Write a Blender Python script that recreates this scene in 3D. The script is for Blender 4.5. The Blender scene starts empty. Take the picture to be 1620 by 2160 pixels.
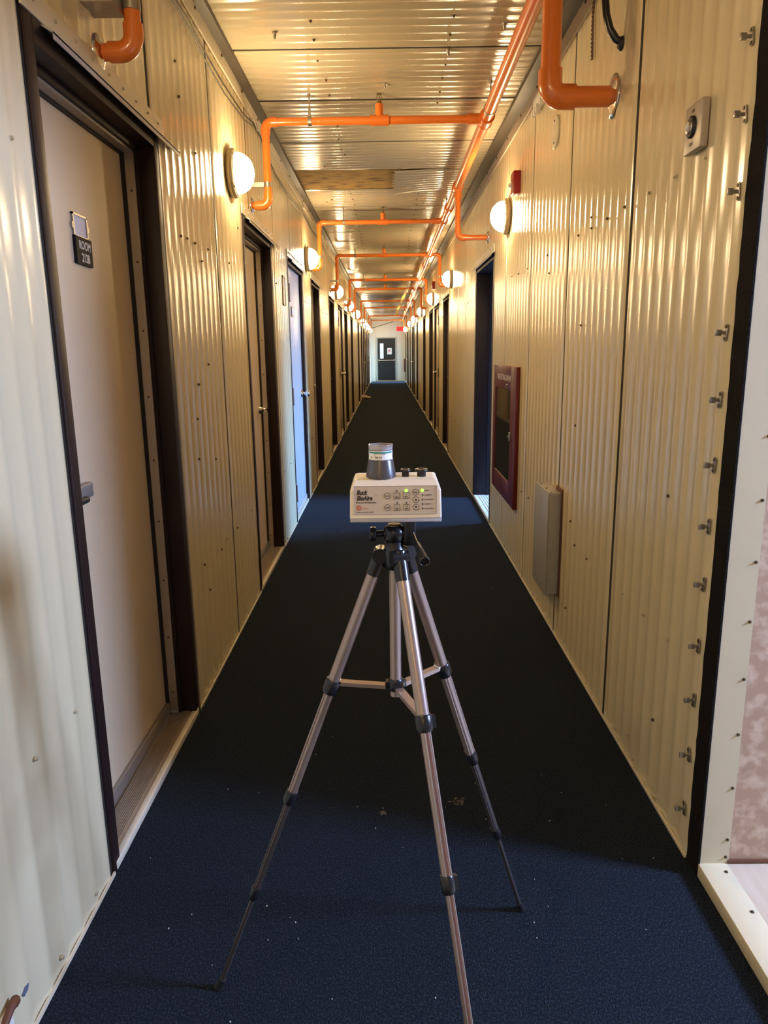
import bpy, bmesh, math, random
from mathutils import Vector, Matrix
random.seed(7)
S = bpy.context.scene
C = S.collection
PI = math.pi

# ---------------------------------------------------------------- camera
cam = bpy.data.objects.new('camera', bpy.data.cameras.new('camera'))
C.objects.link(cam)
R3 = Matrix(((0.99991, 0.01129, 0.00697), (0.00431, 0.21773, -0.97600), (-0.01254, 0.97594, 0.21766)))
Xa = R3.col[0].normalized(); Za = (R3.col[2] - Xa * R3.col[2].dot(Xa)).normalized(); Ya = Za.cross(Xa)
cam.matrix_world = Matrix.Translation((0, 0, 1.45)) @ Matrix((Xa, Ya, Za)).transposed().to_4x4()
cam.data.sensor_fit = 'HORIZONTAL'; cam.data.sensor_width = 36
cam.data.lens = 1527.5 / 1620 * 36
cam.data.clip_start = 0.02; cam.data.clip_end = 200
S.camera = cam

# ---------------------------------------------------------------- world, daylight, exposure
LAMP = 130.0            # radiance of the lit globes
DAY_FRONT = 125.0       # daylight through the side entrance next to the camera (W)
DAY_DOOR = 85.0        # daylight through the open door on the right
DAY_END = 380.0
w = bpy.data.worlds.new('world'); S.world = w; w.use_nodes = True
bg = w.node_tree.nodes['Background']
bg.inputs[0].default_value = (0.62, 0.8, 1.0, 1); bg.inputs[1].default_value = 1.6
S.view_settings.view_transform = 'Standard'; S.view_settings.look = 'None'
S.view_settings.gamma = 1; S.view_settings.use_curve_mapping = False
S.view_settings.exposure = 0.25

def area(name, loc, rot, sx, sy, power, col, spread=180):
    l = bpy.data.lights.new(name, 'AREA'); l.shape = 'RECTANGLE'; l.size = sx; l.size_y = sy
    l.energy = power; l.color = col; l.spread = math.radians(spread)
    o = bpy.data.objects.new(name, l); o.location = loc; o.rotation_euler = rot; C.objects.link(o)
    return o
# daylight entering through the openings of the side rooms (lights face -x)
area('daylight_entrance', (3.3, 1.08, 2.02), (0, PI/2 - 0.5, 0), 0.6, 0.5, DAY_FRONT, (0.42, 0.57, 1.0), 140)
area('daylight_open_door', (3.9, 6.95, 1.6), (0, PI/2 - 0.30, 0), 1.0, 0.8, DAY_DOOR, (0.22, 0.47, 1.0), 60)
area('daylight_far_door', (3.9, 34.2, 1.9), (0, PI/2 - 0.45, 0), 1.0, 1.2, DAY_END, (0.30, 0.58, 1.0), 80)

# ---------------------------------------------------------------- materials
def mat(name, col, rough=0.5, metal=0.0, noise=None, bump=None, spec=0.5, emit=None, coat=0.0, alpha=None):
    m = bpy.data.materials.new(name); m.use_nodes = True
    nt = m.node_tree; b = nt.nodes['Principled BSDF']
    b.inputs['Base Color'].default_value = (*col, 1); b.inputs['Roughness'].default_value = rough
    b.inputs['Metallic'].default_value = metal; b.inputs['Specular IOR Level'].default_value = spec
    b.inputs['Coat Weight'].default_value = coat; b.inputs['Coat Roughness'].default_value = 0.08
    tc = None
    if noise or bump:
        tc = nt.nodes.new('ShaderNodeNewGeometry')
    if noise:       # (scale vec, amount, second colour, ramp lo, ramp hi)
        sc, amt, c2, lo, hi = noise
        mp = nt.nodes.new('ShaderNodeMapping'); mp.inputs['Scale'].default_value = sc
        n = nt.nodes.new('ShaderNodeTexNoise'); n.inputs['Scale'].default_value = 1; n.inputs['Detail'].default_value = 5
        rp = nt.nodes.new('ShaderNodeMapRange'); rp.inputs['From Min'].default_value = lo; rp.inputs['From Max'].default_value = hi
        rp.inputs['To Max'].default_value = amt
        mx = nt.nodes.new('ShaderNodeMix'); mx.data_type = 'RGBA'
        mx.inputs[6].default_value = (*col, 1); mx.inputs[7].default_value = (*c2, 1)
        nt.links.new(tc.outputs['Position'], mp.inputs[0]); nt.links.new(mp.outputs[0], n.inputs['Vector'])
        nt.links.new(n.outputs['Fac'], rp.inputs['Value']); nt.links.new(rp.outputs[0], mx.inputs[0])
        nt.links.new(mx.outputs[2], b.inputs['Base Color'])
    if bump:        # (scale vec, strength, distance)
        sc, st, di = bump
        mp = nt.nodes.new('ShaderNodeMapping'); mp.inputs['Scale'].default_value = sc
        n = nt.nodes.new('ShaderNodeTexNoise'); n.inputs['Scale'].default_value = 1; n.inputs['Detail'].default_value = 3
        bp = nt.nodes.new('ShaderNodeBump'); bp.inputs['Strength'].default_value = st; bp.inputs['Distance'].default_value = di
        nt.links.new(tc.outputs['Position'], mp.inputs[0]); nt.links.new(mp.outputs[0], n.inputs['Vector'])
        nt.links.new(n.outputs['Fac'], bp.inputs['Height']); nt.links.new(bp.outputs[0], b.inputs['Normal'])
    if emit:
        b.inputs['Emission Color'].default_value = (*emit[0], 1); b.inputs['Emission Strength'].default_value = emit[1]
    if alpha is not None:
        b.inputs['Transmission Weight'].default_value = alpha
    return m

M = {}
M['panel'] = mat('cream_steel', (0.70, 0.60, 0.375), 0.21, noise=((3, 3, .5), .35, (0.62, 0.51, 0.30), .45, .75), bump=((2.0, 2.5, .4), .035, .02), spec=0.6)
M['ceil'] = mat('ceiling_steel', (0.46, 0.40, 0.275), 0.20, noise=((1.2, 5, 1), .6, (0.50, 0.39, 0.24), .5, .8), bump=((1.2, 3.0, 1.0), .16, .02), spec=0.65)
M['cream'] = mat('cream_trim', (0.66, 0.59, 0.44), 0.4, noise=((9, 9, 9), .4, (0.55, 0.47, 0.33), .5, .8))
M['sill_cream'] = mat('cream_sill', (0.72, 0.62, 0.40), 0.45, noise=((14, 9, 9), .5, (0.55, 0.50, 0.38), .55, .8))
M['brown'] = mat('dark_brown_paint', (0.017, 0.0075, 0.0065), 0.5, noise=((4, 4, 4), .5, (0.026, 0.012, 0.011), .4, .7), spec=.3)
M['indigo'] = mat('dark_indigo_paint', (0.016, 0.010, 0.014), 0.5, spec=.3)
M['beige_door'] = mat('beige_door_paint', (0.62, 0.49, 0.32), 0.48, noise=((3, 3, 2), .3, (0.53, 0.39, 0.27), .4, .8))
M['grey_door'] = mat('pale_grey_door_paint', (0.40, 0.39, 0.38), 0.4)
M['tan_door'] = mat('tan_door_paint', (0.50, 0.40, 0.26), 0.35)
M['black'] = mat('black_rubber', (0.010, 0.010, 0.011), 0.55)
M['foam'] = mat('black_foam', (0.008, 0.006, 0.006), 0.95, noise=((60, 60, 60), .5, (0.03, 0.02, 0.018), .6, .8), bump=((200, 200, 200), .6, .004), spec=.15)
M['gap'] = mat('dark_gap', (0.02, 0.014, 0.008), 0.9)
M['carpet'] = mat('navy_carpet', (0.0095, 0.0140, 0.0215), 0.98, noise=((260, 170, 260), 1.0, (0.040, 0.050, 0.068), .47, .74), bump=((330, 230, 330), 1.0, .006), spec=0.08)
M['metaltrim'] = mat('grey_trim_metal', (0.33, 0.30, 0.27), 0.4, 0.6)
M['ceiltrim'] = mat('dark_angle_trim', (0.075, 0.062, 0.045), 0.5, 0.2, noise=((5, 3, 5), .5, (0.045, 0.035, 0.025), .5, .8))
M['drip'] = mat('grey_drip_metal', (0.42, 0.40, 0.38), 0.45)
M['strip_cream'] = mat('cream_corner_strip', (0.56, 0.48, 0.31), 0.45, noise=((9, 9, 9), .5, (0.48, 0.41, 0.27), .5, .8))
M['alu'] = mat('aluminium', (0.60, 0.56, 0.50), 0.33, 0.9)
M['sillalu'] = mat('sill_aluminium', (0.42, 0.34, 0.25), 0.42, 0.5, noise=((25, 6, 9), .6, (0.24, 0.18, 0.12), .5, .8))
M['chrome'] = mat('chrome', (0.80, 0.77, 0.73), 0.12, 1.0)
M['galv'] = mat('galvanised_steel', (0.45, 0.42, 0.38), 0.38, 0.85, noise=((40, 40, 40), .5, (0.3, 0.27, 0.24), .4, .7))
M['orange'] = mat('orange_cpvc', (0.80, 0.20, 0.028), 0.28, noise=((6, 6, 6), .25, (0.62, 0.13, 0.02), .5, .8), coat=.3)
M['brass'] = mat('dull_brass', (0.28, 0.20, 0.10), 0.4, 0.8)
M['globe'] = mat('lit_frosted_glass', (0.9, 0.88, 0.82), 0.3, emit=((1.0, 0.73, 0.40), LAMP))
M['lampbase'] = mat('lamp_base_metal', (0.42, 0.35, 0.25), 0.42, 0.3)
M['cagem'] = mat('lamp_guard_metal', (0.75, 0.72, 0.66), 0.3, 0.8)
M['screwdark'] = mat('dark_screw', (0.13, 0.10, 0.06), 0.4, 0.7)
M['screwlight'] = mat('cream_screw', (0.52, 0.45, 0.32), 0.4, 0.3)
M['insul'] = mat('exposed_insulation', (0.34, 0.20, 0.040), 0.9, noise=((7, 38, 9), 1.0, (0.10, 0.05, 0.014), .50, .64), bump=((30, 90, 30), .6, .01))
M['red'] = mat('fire_red_paint', (0.11, 0.010, 0.009), 0.4, spec=.3)
M['redalarm'] = mat('alarm_red_plastic', (0.30, 0.006, 0.014), 0.3)
M['white'] = mat('white_paint', (0.78, 0.77, 0.74), 0.4)
M['greybox'] = mat('grey_steel_box', (0.36, 0.34, 0.30), 0.42, noise=((30, 30, 30), .4, (0.28, 0.27, 0.24), .5, .7))
M['plate'] = mat('grey_beige_plate', (0.42, 0.36, 0.30), 0.4, 0.2)
M['wallpaper'] = mat('mottled_wallpaper', (0.42, 0.28, 0.19), 0.7, noise=((26, 26, 26), 1.0, (0.62, 0.48, 0.36), .45, .72), spec=.2)
M['vinyl'] = mat('pinkish_wood_vinyl', (0.58, 0.46, 0.32), 0.5, noise=((40, 7, 9), .7, (0.68, 0.56, 0.42), .4, .7))
M['plainroom'] = mat('side_room_paint', (0.6, 0.58, 0.55), 0.8)
M['pump'] = mat('ivory_plastic', (0.80, 0.72, 0.58), 0.42)
M['pumpbase'] = mat('pump_base_grey', (0.42, 0.42, 0.45), 0.5)
M['faceplate'] = mat('control_label_film', (0.58, 0.50, 0.42), 0.5, noise=((900, 900, 900), .25, (0.45, 0.38, 0.32), .5, .8))
M['ink'] = mat('dark_ink', (0.03, 0.022, 0.02), 0.6)
M['redink'] = mat('red_ink', (0.65, 0.10, 0.07), 0.6)
M['led'] = mat('green_led_on', (0.3, 0.9, 0.1), 0.3, emit=((0.30, 1.0, 0.05), 1.6))
M['ledoff'] = mat('unlit_led', (0.08, 0.06, 0.05), 0.3)
M['cone'] = mat('slate_cone', (0.085, 0.078, 0.082), 0.3, 0.25)
M['clear'] = mat('clear_plastic', (0.93, 0.93, 0.93), 0.06, alpha=0.85)
M['agar'] = mat('pale_culture_gel', (0.62, 0.52, 0.50), 0.35)
M['label'] = mat('paper_label', (0.82, 0.80, 0.78), 0.6)
M['teal'] = mat('teal_print', (0.015, 0.21, 0.19), 0.5)
M['barcode'] = mat('brown_print', (0.14, 0.07, 0.06), 0.6)
M['legs'] = mat('bronze_anodised_tube', (0.40, 0.31, 0.27), 0.34, 0.65)
M['legsdark'] = mat('dark_anodised_tube', (0.12, 0.10, 0.095), 0.35, 0.6)
M['plast'] = mat('black_plastic', (0.012, 0.012, 0.014), 0.28)
M['exit'] = mat('exit_sign_red', (0.5, 0.02, 0.02), 0.4, emit=((1.0, 0.03, 0.04), 1.3))
M['exitdark'] = mat('exit_letters', (0.25, 0.0, 0.0), 0.4, emit=((0.5, 0.0, 0.0), .5))
M['steel_door'] = mat('charcoal_door_paint', (0.014, 0.015, 0.017), 0.45, spec=.35)
M['endwall'] = mat('end_wall_steel', (0.62, 0.56, 0.48), 0.35)
M['paper'] = mat('notice_paper', (0.75, 0.68, 0.66), 0.7)
M['yellow'] = mat('yellow_webbing', (0.95, 0.78, 0.10), 0.5)
M['shoe'] = mat('tan_leather', (0.58, 0.46, 0.32), 0.6)
M['glass'] = mat('dark_pane', (0.05, 0.05, 0.045), 0.05, alpha=0.6)
M['dark_in'] = mat('dark_interior', (0.03, 0.03, 0.026), 0.7)
M['rust'] = mat('rusty_brown', (0.13, 0.045, 0.02), 0.6)
M['bluechip'] = mat('exposed_primer', (0.10, 0.12, 0.18), 0.6)
M['lint'] = mat('tan_lint', (0.22, 0.17, 0.12), 0.9)
M['white_lint'] = mat('white_lint', (0.6, 0.6, 0.58), 0.9)
M['sign'] = mat('black_sign_plastic', (0.012, 0.011, 0.011), 0.6, spec=.2)
M['letter'] = mat('silver_letters', (0.72, 0.68, 0.6), 0.5)
M['wire'] = mat('black_wire', (0.02, 0.015, 0.01), 0.5)
M['bluepaint'] = mat('blue_threshold', (0.02, 0.06, 0.2), 0.6)

# ---------------------------------------------------------------- mesh helpers
ORG = {}
class MB:
    def __init__(s): s.v = []; s.f = []; s.smooth = set()
    def add(s, vs, fs, smooth=False):
        n = len(s.v); s.v += [tuple(v) for v in vs]
        for f in fs:
            if smooth: s.smooth.add(len(s.f))
            s.f.append([n + i for i in f])
        return s
    def box(s, x0, x1, y0, y1, z0, z1, bev=0.0):
        x0, x1 = min(x0, x1), max(x0, x1); y0, y1 = min(y0, y1), max(y0, y1); z0, z1 = min(z0, z1), max(z0, z1)
        if bev <= 0:
            vs = [(x, y, z) for z in (z0, z1) for y in (y0, y1) for x in (x0, x1)]
            return s.add(vs, [(0, 2, 3, 1), (4, 5, 7, 6), (0, 1, 5, 4), (2, 6, 7, 3), (0, 4, 6, 2), (1, 3, 7, 5)])
        b = bmesh.new(); bmesh.ops.create_cube(b, size=1)
        for v in b.verts:
            v.co = Vector(((x0 + x1) / 2 + v.co.x * (x1 - x0), (y0 + y1) / 2 + v.co.y * (y1 - y0), (z0 + z1) / 2 + v.co.z * (z1 - z0)))
        bmesh.ops.bevel(b, geom=b.edges[:], offset=bev, segments=2, affect='EDGES', profile=0.5)
        return s.bm(b, True)
    def bm(s, b, smooth=False):
        b.verts.index_update()
        s.add([v.co.copy() for v in b.verts], [[v.index for v in f.verts] for f in b.faces], smooth); b.free(); return s
    def hexa(s, bot, top):       # 4 bottom points, 4 top points
        return s.add(list(bot) + list(top), [(3, 2, 1, 0), (4, 5, 6, 7), (0, 1, 5, 4), (1, 2, 6, 5), (2, 3, 7, 6), (3, 0, 4, 7)])
    def cyl(s, p0, p1, r0, r1=None, n=16, caps=True, smooth=True):
        r1 = r0 if r1 is None else r1
        p0 = Vector(p0); p1 = Vector(p1); d = (p1 - p0).normalized()
        a = d.orthogonal().normalized(); b = d.cross(a)
        vs = []
        for p, r in ((p0, r0), (p1, r1)):
            for i in range(n):
                t = 2 * PI * i / n; vs.append(p + a * (r * math.cos(t)) + b * (r * math.sin(t)))
        s.add(vs, [(i, (i + 1) % n, n + (i + 1) % n, n + i) for i in range(n)], smooth)
        if caps: s.add(vs, [list(range(n))[::-1], list(range(n, 2 * n))])
        return s
    def lathe(s, p, axis, prof, n=24, caps=True):   # prof: [(along, radius)...]
        p = Vector(p); d = Vector(axis).normalized(); a = d.orthogonal().normalized(); b = d.cross(a); vs = []
        for h, r in prof:
            for i in range(n):
                t = 2 * PI * i / n; vs.append(p + d * h + a * (r * math.cos(t)) + b * (r * math.sin(t)))
        fs = [(k * n + i, k * n + (i + 1) % n, (k + 1) * n + (i + 1) % n, (k + 1) * n + i) for k in range(len(prof) - 1) for i in range(n)]
        s.add(vs, fs, True)
        if caps: s.add(vs, [list(range(n))[::-1], list(range((len(prof) - 1) * n, len(prof) * n))])
        return s
    def tube(s, pts, r, n=10, rs=None):
        pts = [Vector(p) for p in pts]; vs = []; a = None
        for k, p in enumerate(pts):
            d = (pts[min(k + 1, len(pts) - 1)] - pts[max(k - 1, 0)]).normalized()
            a = d.orthogonal().normalized() if a is None else (a - d * a.dot(d)).normalized()
            b = d.cross(a); rr = rs[k] if rs else r
            for i in range(n):
                t = 2 * PI * i / n; vs.append(p + a * (rr * math.cos(t)) + b * (rr * math.sin(t)))
        m = len(pts)
        s.add(vs, [(k * n + i, k * n + (i + 1) % n, (k + 1) * n + (i + 1) % n, (k + 1) * n + i) for k in range(m - 1) for i in range(n)], True)
        s.add(vs, [list(range(n))[::-1], list(range((m - 1) * n, m * n))]); return s
    def mesh(s, name, m, org=(0, 0, 0)):
        me = bpy.data.meshes.new(name); o = Vector(org)
        me.from_pydata([Vector(v) - o for v in s.v], [], s.f)
        for i in s.smooth: me.polygons[i].use_smooth = True
        if m: me.materials.append(m)
        me.update(); return me
    def build(s, name, m, parent=None, org=None):
        if parent is not None: o_ = ORG[parent.name]
        else: o_ = Vector(org) if org is not None else Vector((0, 0, 0))
        ob = bpy.data.objects.new(name, s.mesh(name, m, o_)); C.objects.link(ob)
        if parent is not None: ob.parent = parent
        else: ob.location = o_
        ORG[ob.name] = o_
        return ob

def tag(o, label=None, cat=None, group=None, kind=None):
    if label: o['label'] = label
    if cat: o['category'] = cat
    if group: o['group'] = group
    if kind: o['kind'] = kind
    return o
def thing(name, label, cat, loc=(0, 0, 0), group=None, kind=None):
    o = bpy.data.objects.new(name, None); C.objects.link(o); o.location = loc; o.empty_display_size = .1
    ORG[o.name] = Vector(loc)
    return tag(o, label, cat, group, kind)
def copy_tree(o, parent=None):
    c = o.copy(); C.objects.link(c)
    ORG[c.name] = ORG[o.name]
    if parent: c.parent = parent
    for ch in list(o.children): copy_tree(ch, c)
    return c

def text_ob(name, s, size, mtx, m, parent, sx=1.0, shear=0.0, bold=0.0, ext=0.0002, align='LEFT'):
    cu = bpy.data.curves.new('t', 'FONT'); cu.body = s; cu.size = size; cu.shear = shear; cu.offset = bold
    cu.extrude = ext; cu.align_x = align; cu.align_y = 'BOTTOM_BASELINE'; cu.resolution_u = 3
    t = bpy.data.objects.new('t', cu); C.objects.link(t)
    dg = bpy.context.evaluated_depsgraph_get(); dg.update()
    me = bpy.data.meshes.new_from_object(t.evaluated_get(dg)); me.name = name
    bpy.data.objects.remove(t); me.transform(Matrix.Diagonal((sx, 1, 1, 1))); me.transform(mtx)
    me.transform(Matrix.Translation(-ORG[parent.name]))
    me.materials.clear(); me.materials.append(m)
    ob = bpy.data.objects.new(name, me); C.objects.link(ob); ob.parent = parent; ORG[ob.name] = ORG[parent.name]
    return ob
def basis(o, x, y):
    x = Vector(x).normalized(); y = Vector(y).normalized(); z = x.cross(y)
    return Matrix.Translation(o) @ Matrix((x, y, z)).transposed().to_4x4()

# ---------------------------------------------------------------- dimensions
LX, RX, HC, YE, YB = -0.80, 0.855, 2.90, 35.3, -2.6
def sx(side, d):            # d = distance from the wall face into the corridor
    return LX + d if side < 0 else RX - d

# doors: (side, y0, y1, kind, leaf material, handle end)
DOORS = [
 (-1, 1.79, 2.745, 'recess', 'near'), (-1, 4.26, 5.28, 'recess', 'far'), (-1, 6.10, 7.13, 'flush', 'far'),
 (-1, 7.93, 8.88, 'recess', 'far'), (-1, 10.35, 11.3, 'recess', 'far'), (-1, 12.28, 13.3, 'flush', 'far'),
 (-1, 14.0, 15.0, 'recess', 'far'), (-1, 16.35, 17.3, 'recess', 'far'), (-1, 20.2, 21.15, 'recess', 'far'),
 (-1, 22.7, 23.65, 'recess', 'far'), (-1, 24.5, 25.5, 'flush', 'far'), (-1, 26.3, 27.25, 'recess', 'far'),
 (-1, 28.4, 29.35, 'recess', 'far'), (-1, 30.5, 31.5, 'flush', 'far'), (-1, 32.5, 33.45, 'recess', 'far'),
 (1, 5.99, 7.18, 'open', ''), (1, 10.3, 11.3, 'recess', 'far'), (1, 12.25, 13.35, 'flush', 'near'),
 (1, 13.85, 15.0, 'recess', 'far'), (1, 16.5, 17.55, 'recess', 'far'), (1, 20.5, 21.45, 'recess', 'far'),
 (1, 23.1, 24.1, 'recess', 'far'), (1, 24.5, 25.5, 'flush', 'near'), (1, 27.0, 27.95, 'recess', 'far'),
 (1, 29.7, 30.6, 'recess', 'far'), (1, 31.2, 32.2, 'flush', 'near'), (1, 33.6, 34.9, 'open', ''),
]
DTOP = 2.20

# ---------------------------------------------------------------- floor, ceiling slab, end walls
fl = MB().box(LX - .15, RX + .0, YB, YE + .1, -.08, 0).build('floor', M['carpet'])
tag(fl, 'dark navy blue low pile carpet running down the whole corridor', 'floor', kind='structure')

def rib(y, y0, p, A):
    t = (y - y0) / p; return A * (0.5 - 0.5 * math.cos(2 * PI * t)) ** 2.6

def backing(side):
    mb = MB(); a, b = sx(side, -.016), sx(side, -.05)
    ds = sorted([(d[1], d[2]) for d in DOORS if d[0] == side])
    if side > 0: ys = 1.84
    else: ys = YB
    for y0, y1 in ds:
        mb.box(a, b, ys, y0 + .003, -.05, HC + .1); mb.box(a, b, y0 + .003, y1 - .003, DTOP - .003, HC + .1); ys = y1 - .003
    mb.box(a, b, ys, YE, -.05, HC + .1)
    if side > 0: mb.box(a, b, YB, 1.84, 2.06, HC + .1)  # unseen entrance header, kept low to shade the upper left wall
    return mb
wall = {}
wall[-1] = tag(backing(-1).build('wall_left', M['gap']), 'left corridor wall of ribbed cream steel panels', 'wall', kind='structure')
wall[1] = tag(backing(1).build('wall_right', M['gap']), 'right corridor wall of ribbed cream steel panels', 'wall', kind='structure')

def wall_panel(side, y0, y1, zlo=0.0):
    ds = [(d[1], d[2]) for d in DOORS if d[0] == side]
    p = .0905; n = max(2, int(round((y1 - y0) / p * 8)))
    far = y0 > 12
    if far: n = max(2, n // 2)
    ys = set(y0 + (y1 - y0) * i / n for i in range(n + 1))
    for a, b in ds:
        for q in (a, b):
            if y0 < q < y1: ys.add(q)
    ys = sorted(ys); mb = MB(); H = HC - .004
    def d_at(y):
        e = min(y - y0, y1 - y)
        return rib(y, y0, p, .0034) if e > .012 else rib(y, y0, p, .0034) - .006 * (1 - e / .012)
    for i in range(len(ys) - 1):
        a, b = ys[i], ys[i + 1]; c = (a + b) / 2
        zb = zlo
        for q0, q1 in ds:
            if q0 < c < q1: zb = DTOP
        da, db = sx(side, d_at(a)), sx(side, d_at(b))
        vs = [(da, a, zb), (db, b, zb), (db, b, H), (da, a, H)]
        fc = (0, 1, 2, 3) if side < 0 else (3, 2, 1, 0)
        mb.add(vs, [fc], True)
    # weld verts
    b = bmesh.new(); me = mb.mesh('x', None); b.from_mesh(me); bmesh.ops.remove_doubles(b, verts=b.verts, dist=1e-5)
    m2 = MB(); m2.bm(b, True); bpy.data.meshes.remove(me)
    return m2.build('wall_panel', M['panel'], wall[side])
seams = [-0.9 + .9 * k for k in range(5)]
ysL = [YB, -1.8, -.9, .0, .89, 1.79, 2.70] + [2.70 + .908 * k for k in range(1, 36)]
ysR = [1.84, 2.69] + [2.69 + .902 * k for k in range(1, 37)]
for side, L in ((-1, ysL), (1, ysR)):
    L = [y for y in L if y < YE - .3] + [YE]
    for y in L[1:-1]:
        zb = DTOP if any(d[0] == side and d[1] < y < d[2] for d in DOORS) else 0
        MB().box(sx(side, -.016), sx(side, -.0015), y - .010, y + .010, zb, HC - .01).build('joint_strip', M['gap'], wall[side])
    for a, b in zip(L[:-1], L[1:]):
        wall_panel(side, a + .007, b - .007)
for a, b in ((-1.7, 0), (0, 1.76)):  # panels on the unseen low header that cuts off the entrance daylight
    wall_panel(1, a + .003, b - .003, 2.06)

# screws in the walls
SCR = {}
def screw_mesh(m):
    mb = MB(); mb.cyl((0, 0, 0), (.0025, 0, 0), .0075, n=10, smooth=False); mb.cyl((.0025, 0, 0), (.0085, 0, 0), .0048, n=6, smooth=False)
    return mb.mesh('screw', m)
SCR['d'] = screw_mesh(M['screwdark']); SCR['l'] = screw_mesh(M['screwlight'])
def screw(side, y, z, parent, k='d', d=.002, s=.85):
    o = bpy.data.objects.new('screw', SCR[k]); C.objects.link(o)
    o.parent = parent; x = sx(side, d) if side else 0
    o.location = Vector((x, y, z)) - ORG[parent.name]
    if side > 0: o.rotation_euler = (0, 0, PI)
    o.scale = (s, s, s); ORG[o.name] = ORG[parent.name]
    return o
RS = [(2.085, 1.938), (2.295, 1.938), (2.51, 1.936), (2.758, 1.938), (3.193, 1.977), (3.185, 1.933), (2.967, 1.934), (3.397, 1.936), (3.28, 1.547), (3.299, 1.107), (3.315, 0.657), (3.22, 0.565), (3.01, 0.561), (3.331, 0.22), (2.166, 1.007), (2.524, 0.574), (2.304, 0.573), (2.086, 0.573), (2.157, 0.266), (2.514, 0.036), (2.384, 0.084), (2.312, 0.029), (2.09, 0.028), (4.024, 1.929), (3.973, 1.834), (4.338, 0.561), (4.344, 0.025), (4.117, 0.025)]
LS = [(3.291, 2.268), (2.977, 1.894), (3.067, 1.898), (3.191, 1.897), (3.412, 1.901), (3.285, 1.836), (3.285, 1.4), (3.097, 1.32), (3.036, 1.18), (3.015, 1.015), (3.312, 0.971), (4.1, 0.556), (3.886, 0.555), (3.691, 0.551), (3.44, 0.558), (3.236, 0.555), (3.31, 0.539), (2.988, 0.56), (1.677, 1.902), (1.665, 0.573), (1.456, 0.569), (1.666, 0.041), (1.458, 0.04), (3.058, 2.535), (3.085, 2.42), (4.128, 2.102), (3.856, 1.894), (3.054, 0.425), (4.1, 0.02)]
for y, z in RS: screw(1, y, z, wall[1], 'l' if (z < .1 or abs(z - .57) < .02 and y < 2.6 or (z > 1.93 and y < 2.6)) else 'd')
for y, z in LS: screw(-1, y, z, wall[-1], 'l' if (z < .1 or y < 1.7 or abs(z - .556) < .003) else 'd')
def in_door(side, y): return any(d[0] == side and d[1] - .06 < y < d[2] + .06 for d in DOORS)
for side in (-1, 1):
    y = 4.6
    while y < 14:
        for z in (1.93, .56, .03):
            if not in_door(side, y) and random.random() < .7: screw(side, y + random.uniform(-.05, .05), z + random.uniform(-.01, .01), wall[side], 'd' if random.random() < .6 else 'l')
        y += .3

# stains / chip and rusty marks at the foot of the near left panel
mb = MB(); q = [(1.285, .112), (1.297, .121), (1.311, .117), (1.305, .107), (1.289, .105)]
mb.add([(LX + .0055, y, z) for y, z in q] + [(LX + .001, y, z) for y, z in q], [(0, 1, 2, 3, 4), (9, 8, 7, 6, 5)] + [(i, (i + 1) % 5, 5 + (i + 1) % 5, 5 + i) for i in range(5)])
mb.build('paint_chip', M['bluechip'], wall[-1])

# base flashing (thin cream lip at the foot of the walls)
for side, nm, tx in ((-1, 'baseboard_left', 'left'), (1, 'baseboard_right', 'right')):
    mb = MB(); ds = sorted([(d[1], d[2]) for d in DOORS if d[0] == side]); ys = YB if side < 0 else 1.84
    for y0, y1 in ds + [(YE, YE)]:
        if y0 - ys > .01: mb.box(sx(side, .003), sx(side, .009), ys, y0, 0, .009)
        ys = y1
    tag(mb.build(nm, M['cream']), 'thin cream metal lip along the foot of the %s wall' % tx, 'baseboard', kind='structure')

# ---------------------------------------------------------------- ceiling
cb = MB().box(LX - .1, RX + .1, YB, YE + .1, HC + .085, HC + .14).build('ceiling', M['insul'])
tag(cb, 'ribbed cream steel ceiling with one sheet torn away', 'ceiling', kind='structure')
def ceiling_panel(y0, y1, x0=-.79, x1=.845, sag=None):
    p = .08; n = int(round((y1 - y0) / p * (8 if y0 < 14 else 4))); nx = 1 if sag is None else 10
    mb = MB(); idx = []
    vs = []
    for i in range(n + 1):
        y = y0 + (y1 - y0) * i / n; e = min(y - y0, y1 - y)
        h = HC - rib(y, y0, p, .0040) + (0 if e > .012 else .006 * (1 - e / .012))
        for j in range(nx + 1):
            x = x0 + (x1 - x0) * j / nx; z = h
            xx = x
            if sag:
                u = 1 - j / nx; z -= sag * (u ** 2) * (.35 + .65 * (i / n)); xx += .012 * math.sin(i * .7) * (u > .95)
            vs.append((xx, y, z))
    for i in range(n):
        for j in range(nx):
            a = i * (nx + 1) + j; mb.add([], [])
            idx.append((a, a + nx + 1, a + nx + 2, a + 1))
    mb.add(vs, idx, True)
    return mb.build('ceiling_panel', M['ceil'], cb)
cs = [YB, -1.8, -1.0, -.2, .6, 1.4, 2.2, 3.10, 3.97, 4.72, 5.6, 6.42, 7.17, 7.97]
cs += [7.97 + .8 * k for k in range(1, 34)]
cs = [c for c in cs if c < YE - .3] + [YE]
for a, b in zip(cs[:-1], cs[1:]):
    if abs(a - 6.42) < .01: ceiling_panel(a + .004, b - .004, x0=.07, sag=.05)
    else: ceiling_panel(a + .006, b - .006)
for c in cs[1:-1]:
    if abs(c - 7.17) > .1 and abs(c - 6.42) > .1: MB().box(-.79, .845, c - .012, c + .012, HC + .001, HC + .03).build('joint_strip', M['gap'], cb)
MB().box(-.79, .845, 6.36, 7.24, HC + .010, HC + .085).build('insulation_board', M['insul'], cb)
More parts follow.
